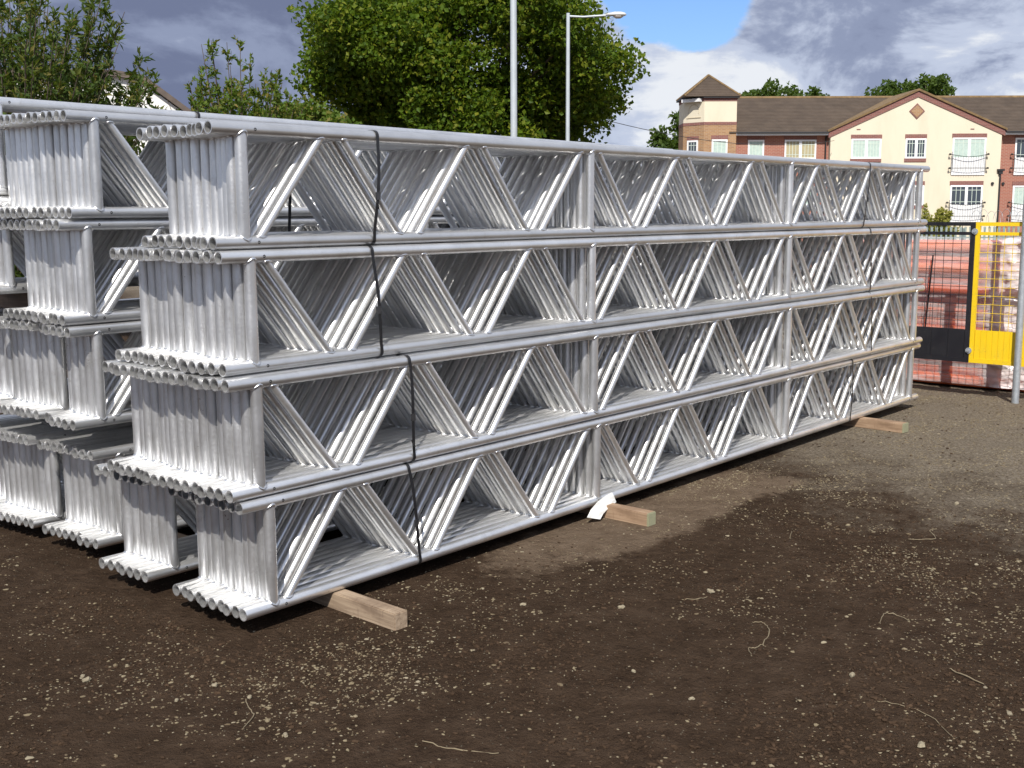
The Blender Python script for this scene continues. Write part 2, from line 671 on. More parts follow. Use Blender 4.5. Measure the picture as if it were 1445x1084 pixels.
V, F = lumps(sx, sy, sr, 0.55, 0.62)
g = put('gravel', np_mesh('gravel', V, F, STONE, False))
tag(g, 'pale loose gravel and grit scattered over the dark earth', 'gravel', kind='stuff')


# crumbs of the same dark earth, trodden loose
CRUMB = simple('earth_crumb', (0.050, 0.032, 0.0205), 0.95, var=0.45, scale=25, spec=0.04)
M_ = 150000
kx, ky = rng.uniform(-2.4, 7.5, M_), rng.uniform(-3.7, 1.5, M_)
kn = fbm(kx, ky, 1.6, 140, 4)
kd = np.hypot(kx - CAM.x, ky - CAM.y)
kdust = np.exp(-(((kx - 2.5) / 1.7) ** 4 + ((ky + 0.25) / 0.6) ** 4))
kgrav = np.clip((kx - 0.35 * ky - 2.6) / 1.6, 0, 1)
ok = (rng.random(M_) < (1 - kdust) * (1 - 0.85 * kgrav)) & (rng.random(M_) < np.clip((kn - 0.36) * 3.0, 0.08, 1) * np.clip(1.5 - kd / 9, 0.15, 1)) & ~((kx > -0.2) & (kx < 6.9) & (ky > 0.05))
kx, ky = kx[ok], ky[ok]
V, F = lumps(kx, ky, 0.0028 + 0.0075 * rng.random(len(kx)) ** 3, 0.6, 0.3)
g = put('earth_crumbs', np_mesh('earth_crumbs', V, F, CRUMB, False))
tag(g, 'small dark crumbs of loose earth over the trodden yard', 'earth', kind='stuff')


def ground_pt(px, py):
    """where a line of sight from the camera meets the level ground"""
    d = fwd + right * ((px - 722.5) / 1653.9) - upv * ((py - 542) / 1653.9)
    t = -CAM.z / d.z
    return CAM.x + d.x * t, CAM.y + d.y * t


def single_stone(px, py, r, label):
    x, y = ground_pt(px, py)
    bm = bmesh.new()
    bmesh.ops.create_icosphere(bm, subdivisions=2, radius=1.0)
    s = random.uniform(0.55, 0.75)
    k = [random.uniform(-1, 1) for _ in range(6)]
    for v in bm.verts:
        c = v.co
        w = 1 + 0.22 * math.sin(3.1 * c.x + 4 * k[0]) * math.cos(2.7 * c.y + 4 * k[1]) + 0.15 * math.sin(5 * c.z + 6.1 * c.x + k[2])
        v.co = Vector((c.x * w * (1.2 + 0.2 * k[3]), c.y * w * 0.85, c.z * w * s))
    me = bpy.data.meshes.new('stone')
    bm.to_mesh(me)
    bm.free()
    me.materials.append(STONE)
    o = put('stone', me, None, (x, y, float(ground_z(x, y)) + r * s * 0.45), (0.1 * k[4], 0.1 * k[5], random.random() * 6))
    o.scale = (r * 0.66,) * 3
    tag(o, label, 'stone', 'larger stones lying on the earth')


for a in ((122, 959, 0.021, 'pale chunk of stone at the lower left, left of the upright beam ends'),
          (303, 967, 0.017, 'pale wedge shaped stone below the near beam ends, left of a dry twig'),
          (352, 984, 0.015, 'pale stone beside the top of the crooked dry twig'),
          (249, 988, 0.013, 'round pale stone between the wedge shaped stone and the lower left corner'),
          (403, 1040, 0.014, 'small oval pale stone near the bottom edge beside a short straw'),
          (738, 855, 0.017, 'pale stone in front of the middle timber bearer, among fine grit'),
          (877, 859, 0.018, 'flat pale stone alone on dark earth right of centre'),
          (894, 950, 0.014, 'pale rounded stone on the dark earth below the flat one'),
          (976, 986, 0.015, 'pale angular stone near the lower middle of the yard'),
          (1003, 837, 0.024, 'largest pale lump at the end of a short straw, right of centre'),
          (1202, 957, 0.018, 'cube like pale stone on the lower right earth'),
          (1300, 1053, 0.022, 'large pale stone near the lower right corner'),
          (1350, 711, 0.023, 'flat pale stone far off at the right in front of the gravel')):
    single_stone(*a)

STRAW = simple('dry_straw', (0.19, 0.15, 0.092), 0.8, var=0.25, scale=30)


def twig(pts, r, label, cat='twig'):
    P = []
    for px, py in pts:
        x, y = ground_pt(px, py)
        P.append(Vector((x, y, float(ground_z(x, y)) + r * 1.3)))
    sm = []
    for i in range(len(P) - 1):
        p0, p1, p2, p3 = P[max(i - 1, 0)], P[i], P[i + 1], P[min(i + 2, len(P) - 1)]
        for k in range(5):
            t = k / 5
            sm.append(0.5 * ((2 * p1) + (p2 - p0) * t + (2 * p0 - 5 * p1 + 4 * p2 - p3) * t * t + (3 * p1 - p0 - 3 * p2 + p3) * t ** 3))
    sm.append(P[-1])
    for q in sm[1:-1]:
        q.x += random.uniform(-0.0035, 0.0035)
        q.y += random.uniform(-0.0035, 0.0035)
        q.z += random.uniform(-0.003, 0.003)
    c = sm[0].copy()
    b = MB()
    n = len(sm)
    b.tube([p - c for p in sm], [r * 0.64 * (0.45 + 0.6 * math.sin(2.6 * i / n + 0.4) + 0.25 * random.random()) for i in range(n)], 6)
    o = b.build('twig', STRAW, None, c)
    tag(o, label, cat, 'dry twigs and straws on the earth')


twig(((1062, 878), (1076, 879), (1085, 888), (1080, 903), (1068, 912), (1057, 915), (1060, 924)), 0.0028, 'dry hooked twig curling like a sickle right of centre')
twig(((962, 846), (985, 846), (998, 843)), 0.0026, 'short straight straw ending at the largest pale lump')
twig(((1340, 946), (1355, 954), (1388, 966)), 0.0036, 'thick pale twig lying at the lower right')
twig(((1238, 990), (1275, 997), (1312, 1012), (1345, 1040)), 0.0020, 'long thin straw trailing towards the lower right corner')
twig(((1242, 881), (1247, 866), (1262, 864), (1284, 872)), 0.0026, 'bent dry stem like a staple on the right side')
twig(((1282, 758), (1320, 757), (1312, 746), (1322, 744)), 0.0032, 'forked dry twig far off at the right')
twig(((347, 986), (350, 1000), (358, 1010), (344, 1029)), 0.0030, 'crooked dry twig below the near beam ends')
twig(((596, 1046), (640, 1056), (704, 1064)), 0.0030, 'long pale twig at the bottom edge left of centre')
twig(((1117, 748), (1115, 758)), 0.0026, 'tiny upright looking straw in the middle distance')

# ------------------------------------------------------------------ aluminium lattice beams
H0 = 0.094                     # height of a bottom chord's axis over the ground
DEP = 0.435                    # chord axis to chord axis
BAY = 2.2455
OVER = 0.147                   # chord beyond the end post
RC, RP, RB = 0.0255, 0.0247, 0.0180
LEN = 3 * BAY


def chord_mesh():
    b = MB()
    n = 20
    x0, x1 = -OVER, LEN + OVER
    ri = RC - 0.0042
    ang = [2 * PI * k / n for k in range(n)]

    def ring(x, r):
        return [(x, r * math.cos(a), r * math.sin(a)) for a in ang]
    # outer skin
    b.add(ring(x0, RC) + ring(x1, RC), [(k, n + k, n + (k + 1) % n, (k + 1) % n) for k in range(n)], 0, True)
    # bore at both ends
    for xa, xb, s in ((x0, x0 + 0.35, 1), (x1, x1 - 0.35, -1)):
        fs = [(k, (k + 1) % n, n + (k + 1) % n, n + k) for k in range(n)]
        if s < 0:
            fs = [tuple(reversed(f)) for f in fs]
        b.add(ring(xa, ri) + ring(xb, ri), fs, 0, True)
        cap = ring(xa, RC) + ring(xa, ri)
        fs = [(k, (k + 1) % n, n + (k + 1) % n, n + k) for k in range(n)]
        if s < 0:
            fs = [tuple(reversed(f)) for f in fs]
        b.add(cap, fs, 0, False)
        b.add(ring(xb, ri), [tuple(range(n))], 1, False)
    # pin holes: dark discs on the skin, painted for the shade inside
    for hx in (0.053, LEN - 0.053):
        for sy in (-1, 1):
            rim = []
            for k in range(10):
                a = 2 * PI * k / 10
                z = 0.0066 * math.sin(a)
                rim.append((hx + 0.0066 * math.cos(a), sy * (math.sqrt(RC * RC - z * z) + 0.0004), z))
            f = tuple(range(10))
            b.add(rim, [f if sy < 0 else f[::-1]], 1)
    return b.mesh('chord', ALU, HOLE)


def member_mesh(dx, r, name):
    """tube from the axis of the lower chord at x=0 to the axis of the upper chord at x=dx, with weld beads"""
    b = MB()
    a = Vector((dx, 0, DEP)).normalized()
    s = Vector((0, 1, 0))
    t = s.cross(a)
    n = 14
    # start a little inside both chords
    L = math.hypot(dx, DEP)
    ends = []
    for z, sgn in ((0, 1), (DEP, -1)):
        ringp = []
        base = Vector((0, 0, 0)) if sgn > 0 else Vector((dx, 0, DEP))
        for k in range(n):
            q = 2 * PI * k / n
            off = s * (r * math.cos(q)) + t * (r * math.sin(q))
            # meet the chord's skin: y^2 + (zz)^2 = RC^2
            zz = math.sqrt(max(RC * RC - off.y * off.y, 1e-9)) * sgn
            lam = (zz - off.z) / a.z
            ringp.append(base + off + a * lam)
        ends.append(ringp)
    lo = [p - a * 0.004 for p in ends[0]]
    hi = [p + a * 0.004 for p in ends[1]]
    b.add(lo + hi, [(k, (k + 1) % n, n + (k + 1) % n, n + k) for k in range(n)], 0, True)
    for ringp in ends:
        c = sum((p for p in ringp), Vector()) / n
        b.tube([p + (p - c).normalized() * 0.0012 for p in ringp], 0.0054, 5, 1, closed=True)
    return b.mesh(name, ALU, WELD)


CHORD = chord_mesh()
POST = member_mesh(0.0, RP, 'post')
BRACE_UP = member_mesh(0.35, RB, 'brace')
BRACE_DOWN = BRACE_UP.copy()
BRACE_DOWN.transform(Matrix.Translation((0, 0, DEP)) @ Matrix.Diagonal((1, 1, -1, 1)))
BRACE_DOWN.flip_normals()


def make_beam(first_up):
    root = empty('lattice_girder')
    put('bottom_chord', CHORD, root)
    put('top_chord', CHORD, root, (0, 0, DEP))
    for k in range(4):
        put('post', POST, root, (BAY * k, 0, 0))
    for bay in range(3):
        for k in range(5):
            up = ((bay * 5 + k) % 2 == 0) == first_up
            put('brace', BRACE_UP if up else BRACE_DOWN, root, (bay * BAY + 0.06 + 0.44 * k, 0, 0))
    return root


PROTO = {}
ORD = ['first', 'second', 'third', 'fourth', 'fifth', 'sixth', 'seventh', 'eighth', 'ninth', 'tenth', 'eleventh',
       'twelfth', 'thirteenth', 'fourteenth', 'fifteenth', 'sixteenth', 'seventeenth', 'eighteenth']
n_kids = {}


def beam(loc, up, rz, label, group):
    if up not in PROTO:
        r = make_beam(up)
        PROTO[up] = (r, list(r.children))
    else:
        src, kids = PROTO[up]
        r = src.copy()
        col.objects.link(r)
        for k in kids:
            c = k.copy()
            c.parent = r
            col.objects.link(c)
    r.location = loc
    r.rotation_euler = (0, 0, rz)
    tag(r, label, 'girder', group)


def bundle(n, x, y, z, up, where, yaw=0.0, pitch=0.0545, jx=0.024, xs=None, ys=None):
    """n upright beams side by side, the first of them at y"""
    yy = y
    walk = 0.0
    for i in range(n):
        if i:
            walk += random.uniform(-0.013, 0.0) if random.random() < 0.70 else random.uniform(0.006, 0.038)
            walk = min(max(walk, -jx - 0.006), jx + 0.016)
        dx = walk
        if xs:
            dx = xs[i]
        Y = ys[i] if ys else yy
        rz = yaw + random.uniform(-0.0012, 0.0012) * (i > 0)
        word = 'front' if i == 0 else ORD[i]
        label = ('front aluminium lattice girder of ' if i == 0 else
                 ('rearmost' if i == n - 1 else ORD[i]) + ' aluminium lattice girder back in ') + where
        beam((x + dx, Y, z + H0 + (random.uniform(-0.0035, 0.0035) if z > 0.1 and i else 0.0)), up, rz, label, 'lattice girders in ' + where)
        yy += pitch + random.uniform(-0.002, 0.002)
    return yy


# front stack, ground up
YA1 = [0.0, 0.053, 0.105, 0.158, 0.210, 0.263, 0.315, 0.368, 0.420, 0.473]
bundle(10, 0.0, 0.0, 0.0, True, 'the bottom bundle of the front stack', 0.0,
       xs=[0, .004, -.004, .012, .004, -.004, .016, .008, .020, .012], ys=YA1)
bundle(17, -0.039, 0.004, 0.490, False, 'the second lowest bundle of the front stack', -0.0045)
bundle(15, -0.010, 0.054, 0.980, False, 'the second highest bundle of the front stack', -0.009, jx=0.03)
bundle(10, -0.022, 0.067, 1.470, True, 'the top bundle of the front stack', -0.012, pitch=0.056, jx=0.03)
# the rest of the ground row
bundle(7, 0.03, 0.735, 0.0, False, 'the second ground bundle from the camera', jx=0.03)
bundle(9, 0.17, 1.372, 0.0, True, 'the third ground bundle from the camera', jx=0.025)
bundle(14, 0.16, 1.965, 0.0, False, 'the fourth ground bundle from the camera', jx=0.025)
# rear stack, carried on bearers
bundle(6, 0.06, 1.320, 0.605, True, 'the narrow low bundle of the rear stack', jx=0.02)
bundle(8, 0.10, 1.730, 0.605, False, 'the low bundle left of the narrow one', jx=0.02)
bundle(8, 0.10, 2.230, 0.605, True, 'the lowest bundle at the left picture edge', jx=0.02)
bundle(12, 0.045, 1.330, 1.095, True, 'the middle bundle of the rear stack', jx=0.026)
bundle(10, 0.03, 2.050, 1.205, False, 'the middle bundle at the left picture edge', jx=0.02)
bundle(14, 0.100, 1.312, 1.585, False, 'the top bundle of the rear stack', 0.0, pitch=0.0545, jx=0.035)
bundle(6, 0.035, 2.075, 1.694, True, 'the highest bundle at the far left', 0.06, jx=0.02)


# ------------------------------------------------------------------ timber bearers
def bearer(x, y0, y1, z0, z1, w, mat, label, group, rz=0.0, dents=True):
    L = y1 - y0
    bm = bmesh.new()
    bmesh.ops.create_cube(bm, size=1.0)
    for v in bm.verts:
        v.co = Vector(((v.co.x) * w, (v.co.y + 0.5) * L, (v.co.z + 0.5) * (z1 - z0)))
    bmesh.ops.bevel(bm, geom=list(bm.edges), offset=0.004, segments=2, affect='EDGES')
    me = bpy.data.meshes.new('timber_bearer')
    bm.to_mesh(me)
    bm.free()
    me.materials.append(mat)
    o = put('timber_bearer', me, None, (x, y0, z0), (0, 0, rz))
    tag(o, label, 'timber', group)


bz1 = H0 - RC
bearer(0.330, -0.41, 2.62, -0.006, bz1, 0.072, TIMBER, 'pale sawn timber bearer poking out under the near end of the front stack', 'timber bearers under the stacks', -0.05)
bearer(2.300, -0.335, 2.62, -0.006, bz1, 0.075, TIMBER2, 'timber bearer with greenish end beside the white sheet, under the stack middle', 'timber bearers under the stacks', -0.02)
bearer(5.735, -0.375, 2.62, -0.006, bz1, 0.09, TIMBER2, 'timber bearer poking out under the far end of the front stack', 'timber bearers under the stacks', -0.06)
for k, (x, w) in enumerate(((0.95, 'near'), (3.4, 'middle'), (5.9, 'far'))):
    bearer(x, 1.18, 2.75, H0 + DEP + RC, H0 + 0.605 - RC, 0.10, TIMBER_OLD,
           f'dark timber bearer laid on the ground bundles, {w} one of the three', 'bearers inside the rear stack')
for k, (x, w) in enumerate(((0.30, 'near'), (3.3, 'middle'), (6.1, 'far'))):
    bearer(x, 2.03, 2.72, H0 + 0.605 + DEP + RC, H0 + 1.205 - RC, 0.12, TIMBER_OLD,
           f'dark timber bearer high at the left edge of the rear stack, {w} one', 'bearers inside the rear stack')


# ------------------------------------------------------------------ packing straps
STEEL = simple('seal_steel', (0.10, 0.10, 0.105), 0.4, 0.8)


def strap(x_top, x_bot, y0, y1, z, label, slack=0.006, tail=None, dots=True):
    """a band round one bundle: over the top chords, down the front, back underneath and up the rear"""
    w = 0.0085
    zt, zb = z + H0 + DEP + RC + 0.0015, z + H0 - RC - 0.0015
    f, k = y0 - RC - 0.0015, y1 + RC + 0.0015
    path = []

    def arc(cy, cz, a0, a1, x, n=6):
        for i in range(n + 1):
            a = a0 + (a1 - a0) * i / n
            path.append((x, cy + math.cos(a) * (RC + 0.0015), cz + math.sin(a) * (RC + 0.0015)))
    arc(y1, z + H0 + DEP, 0, PI / 2, x_top)
    arc(y0, z + H0 + DEP, PI / 2, PI, x_top)
    for i in range(1, 14):
        t = i / 14
        path.append((x_top + (x_bot - x_top) * t + 0.004 * math.sin(5 * t + x_top * 9), f - slack * math.sin(PI * t), z + H0 + DEP * (1 - t)))
    arc(y0, z + H0, PI, 1.5 * PI, x_bot)
    arc(y1, z + H0, 1.5 * PI, 2 * PI, x_bot)
    for i in range(1, 8):
        t = i / 8
        path.append((x_bot + (x_top - x_bot) * t, k, z + H0 + DEP * t))
    c = Vector(path[0])
    P = [Vector(p) - c for p in path]
    n = len(P)
    b = MB()
    ctr = Vector((0, (y0 + y1) / 2, z + H0 + DEP / 2)) - c
    th = 0.0016
    vs = []
    for p in P:
        d = p - ctr
        d.x = 0
        d.normalize()
        for sx, so in ((-1, 0), (1, 0), (1, 1), (-1, 1)):
            vs.append(p + Vector((sx * w, 0, 0)) + d * (th * so))
    fs = []
    for i in range(n):
        j = (i + 1) % n
        for q in range(4):
            r = (q + 1) % 4
            fs.append((i * 4 + q, i * 4 + r, j * 4 + r, j * 4 + q))
    b.add(vs, fs)
    o = b.build('strap', STRAP, None, c)
    tag(o, label, 'strap', 'black straps round the beam bundles')
    k_ = Vector(((x_top + x_bot) / 2, f - slack * 0.95, z + H0 + DEP * 0.42)) - c
    bk = MB()
    bk.box((-0.0115, -0.005, -0.016), (0.0115, 0.0025, 0.016))
    bk.build('strap_seal', STEEL, o, k_)
    if tail:
        tx, tz, dx, dz = tail
        b = MB()
        b.tube([(0, 0, 0), (dx * 0.5, -0.012, dz * 0.4), (dx, -0.02, dz)], [0.0045, 0.0045, 0.003], 5)
        q = b.build('strap_end', STRAP, o, Vector((tx, f - slack - 0.004, z + H0 + tz)) - c)


yb = {0: (0.0, 0.473), 1: (0.004, 0.88), 2: (0.054, 0.82), 3: (0.067, 0.575)}
strap(0.672, 0.642, yb[3][0] - 0.008, yb[3][1], 1.470, 'near black strap round the top bundle of the front stack', 0.012, (0.655, 0.13, -0.03, 0.028))
strap(0.618, 0.664, yb[2][0] - 0.006, yb[2][1], 0.980, 'near black strap round the second highest bundle of the front stack', 0.006)
strap(0.785, 0.806, yb[1][0] - 0.004, yb[1][1], 0.490, 'near black strap round the second lowest bundle of the front stack', 0.006, (0.80, 0.05, -0.04, 0.035))
strap(0.770, 0.835, yb[0][0], yb[0][1], 0.0, 'near black strap round the bottom bundle of the front stack', 0.008)
strap(5.69, 5.61, 0.0, yb[3][1], 1.470, 'far black strap round the top bundle of the front stack', 0.006, (5.62, 0.06, -0.07, 0.01))
strap(5.755, 5.79, 0.003, yb[2][1], 0.980, 'far black strap round the second highest bundle of the front stack', 0.005)
strap(5.76, 5.81, -0.018, yb[1][1], 0.490, 'far black strap round the second lowest bundle of the front stack', 0.005)
strap(5.515, 5.51, 0.0, yb[0][1], 0.0, 'far black strap round the bottom bundle of the front stack', 0.006)
strap(1.25, 1.24, 2.14, 2.42, 1.694, 'black strap over the highest bundle at the far left', 0.004)
strap(0.88, 0.90, 1.325, 1.94, 1.095, 'black strap round the middle bundle of the rear stack', 0.004)

# white sheet caught between the middle bearer and the stack
SHEET = simple('white_sheet', (0.74, 0.74, 0.71), 0.6, var=0.06, scale=14)
b = MB()
rows = [((2.083, -0.060, 0.040), (2.180, -0.075, 0.012)), ((2.130, -0.052, 0.072), (2.222, -0.070, 0.034)),
        ((2.196, -0.045, 0.103), (2.272, -0.064, 0.052)), ((2.270, -0.036, 0.113), (2.325, -0.052, 0.058)),
        ((2.356, -0.030, 0.123), (2.380, -0.046, 0.064))]
vs, fs = [], []
for i, (p, q) in enumerate(rows):
    p, q = Vector(p), Vector(q)
    for j in range(4):
        v = p.lerp(q, j / 3)
        v.y += 0.0025 * math.sin(2.3 * i + 1.7 * j)
        vs.append(v)
for i in range(len(rows) - 1):
    for j in range(3):
        a = i * 4 + j
        fs.append((a, a + 1, a + 5, a + 4))
b.add(vs, fs, 0, False)
o = b.build('plastic_sheet', SHEET)
sol = o.modifiers.new('thick', 'SOLIDIFY')
sol.thickness = 0.0012
tag(o, 'creased white sheet caught over the bearer under the middle of the stack', 'sheet')

# ------------------------------------------------------------------ mesh panels, pole and wrapped pipes at the right


def site_paint(name, c, mud):
    M = Mat(name, c, 0.45)
    v = M.coord('Object')
    w = M.noise(v, 5, 6, 0.7, 0.6)
    fine = M.noise(v, 42, 5, 0.75)
    k = M.mix(M.maprange(w, 0.35, 0.7, 0, 0.28), c, tuple(x * 0.72 for x in c))
    k = M.mix(M.maprange(M.math('ADD', fine, M.math('MULTIPLY', w, 0.5)), 0.86, 0.98, 0, 0.7), k, mud)
    M.col(k)
    M.rgh(M.maprange(w, 0.3, 0.7, 0.35, 0.62))
    return M.m


BLACK = site_paint('black_paint', (0.012, 0.012, 0.016), (0.06, 0.05, 0.042))
YELLOW = site_paint('yellow_paint', (0.76, 0.52, 0.010), (0.30, 0.21, 0.08))
GALV = Mat('galvanised_steel', (0.42, 0.45, 0.48), 0.5, 0.6)
GALV.col(GALV.ramp(GALV.noise(GALV.coord('Object'), 25, 5, 0.7), [(0.3, (0.34, 0.37, 0.40)), (0.7, (0.52, 0.55, 0.58))]))
GALV = GALV.m

PX = 7.72


def mesh_panel(y_left, y_right, mat, label, z0=0.312, z1=1.555, rows=0.078, kick=0.295):
    root = empty('mesh_panel', (PX, y_left, 0))
    W = y_left - y_right
    f = MB()
    t = 0.038
    zr = z1 - 0.085
    f.box((-0.015, -t, z0), (0.015, 0, z1))
    f.box((-0.015, -W, z0), (0.015, -W + t, z1))
    f.box((-0.0147, -W + t, z1 - 0.032), (0.0147, -t, z1))
    f.box((-0.0145, -W + t, zr - 0.028), (0.0145, -t, zr))
    f.box((-0.0148, -W + t, z0), (0.0148, -t, z0 + 0.035))
    f.build('frame', mat, root)
    k = MB()
    n = 7
    y = -t
    step = (W - 2 * t) / n
    for i in range(n):
        k.box((-0.006, y - step + 0.004, z0 + 0.036), (0.0, y - 0.004, z0 + kick))
        y -= step
    k.box((-0.001, -W + t + 0.001, z0 + 0.036), (0.005, -t - 0.001, z0 + kick - 0.001))
    k.build('kick_plate', mat, root)
    # wires: upright ones share a mesh, level ones share a mesh
    zh = zr - 0.028
    wv = MB()
    wv.tube([(0, 0, z0 + kick), (0, 0, z1 - 0.03)], 0.0026, 6)
    mv = wv.mesh('upright_wire', mat)
    wh = MB()
    wh.tube([(0, -t, 0), (0, -W + t, 0)], 0.0026, 6)
    mh = wh.mesh('level_wire', mat)
    m = max(2, round((W - 2 * t) / 0.077))
    for i in range(1, m):
        put('upright_wire', mv, root, (0.003, -t - (W - 2 * t) * i / m, 0))
    q = round((zh - z0 - kick) / rows)
    for i in range(1, q):
        put('level_wire', mh, root, (-0.003, 0, z0 + kick + (zh - z0 - kick) * i / q))
    tag(root, label, 'panel', 'mesh panels in front of the wrapped pipes')
    return root


YS = -0.15
mesh_panel(YS + 1.15, YS + 0.004, BLACK, 'black framed wire mesh panel with a solid black base behind the stack end')
mesh_panel(YS - 0.004, YS - 0.43, YELLOW, 'yellow framed wire mesh panel with a solid yellow base beside the black panel')
mesh_panel(YS - 0.445, YS - 1.60, YELLOW, 'yellow mesh panel at the picture edge, beyond the grey steel pole')
for z in (1.475, 0.42):
    c = MB()
    c.tube([(-0.016, 0, 0), (-0.026, 0, 0)], 0.027, 14)
    c.tube([(-0.026, 0, 0), (-0.038, 0, 0)], 0.012, 6)
    o = c.build('clamp', GALV, None, (PX, YS, z))
    tag(o, 'grey round clamp joining the black and yellow panels, ' + ('upper' if z > 1 else 'lower') + ' one', 'clamp', 'panel clamps')
b = MB()
b.tube([(0, 0, -0.05), (0.0, 0, 1.75)], 0.031, 12)
o = b.build('steel_pole', GALV, None, (7.668, YS + 1.16, 0))
tag(o, 'grey steel pole holding the far end of the black mesh panel', 'pole')
b = MB()
b.tube([(0, 0, -0.05), (0.0, 0, 2.35)], 0.031, 16)
o = b.build('steel_pole', GALV, None, (7.668, YS - 0.435, 0))
tag(o, 'grey galvanised steel pole standing in front of the yellow panels', 'pole')

# orange pipes, two bundles one above the other
ORANGE = Mat('orange_pipe', (0.62, 0.13, 0.035), 0.4)
oi = ORANGE.node('ShaderNodeObjectInfo')
ORANGE.col(ORANGE.ramp(oi.outputs['Random'], [(0, (0.50, 0.09, 0.03)), (0.5, (0.62, 0.13, 0.04)), (1, (0.70, 0.18, 0.06))]))
ORANGE = ORANGE.m
pm = MB()
PR = 0.055
n = 16
ang = [2 * PI * k / n for k in range(n)]
LP = 3.3
pm.add([(PR * math.cos(a), 0, PR * math.sin(a)) for a in ang] + [(PR * math.cos(a), -LP, PR * math.sin(a)) for a in ang],
       [(k, (k + 1) % n, n + (k + 1) % n, n + k) for k in range(n)], 0, True)
pm.add([(0.049 * math.cos(a), 0, 0.049 * math.sin(a)) for a in ang] + [(0.049 * math.cos(a), -LP, 0.049 * math.sin(a)) for a in ang],
       [(n + k, n + (k + 1) % n, (k + 1) % n, k) for k in range(n)], 0, True)
for yv in (0, -LP):
    pm.add([(PR * math.cos(a), yv, PR * math.sin(a)) for a in ang] + [(0.049 * math.cos(a), yv, 0.049 * math.sin(a)) for a in ang],
           [(k, (k + 1) % n, n + (k + 1) % n, n + k) for k in range(n)], 0, False)
PIPE = pm.mesh('orange_pipe', ORANGE)
PILE_X = 8.27


def pipe_block(z0, rows, cols, lab, group):
    z = z0 + PR
    for r in range(rows):
        off = PR if r % 2 else 0
        for c in range(cols - (r % 2)):
            o = put('orange_pipe', PIPE, None, (PILE_X + PR + off + c * 2 * PR + random.uniform(-.004, .004),
                                                1.55 + random.uniform(-0.06, 0.06), z), (random.uniform(-0.006, 0.006), 0, random.uniform(-.004, .004)))
            tag(o, lab, 'pipe', group)
        z += 2 * PR * 0.887
    return z - 2 * PR * 0.887 + PR


zt = pipe_block(0.01, 4, 6, 'orange plastic pipe in the low wrapped bundle on the ground', 'orange pipes of the low bundle')
for k, y in enumerate((0.95, -0.35, -1.45)):
    b = MB()
    b.box((0, -0.05, 0), (0.68, 0.05, 0.05))
    o = b.build('pipe_batten', TIMBER, None, (PILE_X, y, zt + 0.004))
    tag(o, 'timber batten between the two pipe bundles, ' + ('left', 'middle', 'right')[k] + ' one', 'timber', 'battens between the pipe bundles')
z2 = zt + 0.058
zt2 = pipe_block(z2, 9, 6, 'orange plastic pipe in the tall wrapped bundle behind the mesh panels', 'orange pipes of the tall bundle')

WRAP = Mat('clear_wrap', (0.88, 0.82, 0.82), 0.17, 0, 0.8)
tr = WRAP.node('ShaderNodeBsdfTransparent')
tr.inputs['Color'].default_value = (0.96, 0.94, 0.94, 1)
ms = WRAP.node('ShaderNodeMixShader')
wn = WRAP.noise(WRAP.coord('Object', (1, 0.22, 1.6)), 7, 4, 0.55, 0.5)
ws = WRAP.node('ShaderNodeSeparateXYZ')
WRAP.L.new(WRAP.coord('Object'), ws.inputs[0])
glint_white = WRAP.math('MULTIPLY', WRAP.maprange(ws.outputs[1], 0.02, -0.36, 0.0, 0.42, True), WRAP.maprange(ws.outputs[1], -1.1, -0.65, 0.0, 1.0, True))  # whiter band towards the right, the sun's glint painted into the film
WRAP.L.new(WRAP.math('ADD', WRAP.maprange(wn, 0.3, 0.72, 0.14, 0.42), glint_white, True), ms.inputs[0])
WRAP.L.new(tr.outputs[0], ms.inputs[1])
WRAP.L.new(WRAP.b.outputs[0], ms.inputs[2])
WRAP.L.new(ms.outputs[0], WRAP.out.inputs[0])
WRAP.bump(WRAP.noise(WRAP.coord('Object', (1, 0.35, 2.0)), 9, 3, 0.5, 0.8), 0.5, 0.03)
WRAP = WRAP.m


def wrap(z0, z1, label, y0=1.40, y1=-1.6, x1=0.70, skew=0.0):
    """plastic film round a bundle, hugging the pipes with creases"""
    ny, nz, nt = 220, 44, 10
    prof = []
    for i in range(nz + 1):
        t = i / nz
        prof.append((-0.006, z0 + (z1 - z0) * t))
    for i in range(1, nt + 1):
        a = i / nt
        prof.append((x1 * a, z1 + 0.012))
    vs = np.zeros((ny + 1, len(prof), 3))
    for j in range(ny + 1):
        y = y0 + (y1 - y0) * j / ny
        for i, (x, z) in enumerate(prof):
            vs[j, i] = (x, y, z)
    Y, Z = vs[..., 1], vs[..., 2]
    crease = (fbm(Y * 0.5 + Z * 0.3, Z * 2.4, 3.0, 5, 4) - 0.5) * 0.05
    # the film bunches up where it is gathered towards the right end
    gath = np.clip((-0.05 - Y) / 0.25, 0, 1) * np.clip((Y + 1.15) / 0.4, 0.15, 1)
    crease = crease + gath * ((fbm(Y * 1.0, Z * 0.6, 5.0, 15, 3) - 0.35) * 0.13 + (fbm(Y, Z * 1.6, 11.0, 25, 3) - 0.5) * 0.07)
    front = np.zeros(len(prof))
    front[:nz + 1] = 1
    vs[..., 0] -= np.clip(crease + 0.012, 0, 1) * front
    vs[..., 2] += np.clip(crease + 0.012, 0, 1) * (1 - front)
    m = len(prof)
    idx = np.arange((ny + 1) * m).reshape(ny + 1, m)
    F = np.stack([idx[:-1, :-1].ravel(), idx[1:, :-1].ravel(), idx[1:, 1:].ravel(), idx[:-1, 1:].ravel()], 1)
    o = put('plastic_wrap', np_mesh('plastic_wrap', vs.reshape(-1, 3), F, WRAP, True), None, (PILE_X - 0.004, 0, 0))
    tag(o, label, 'wrap', 'clear plastic film round the pipes')


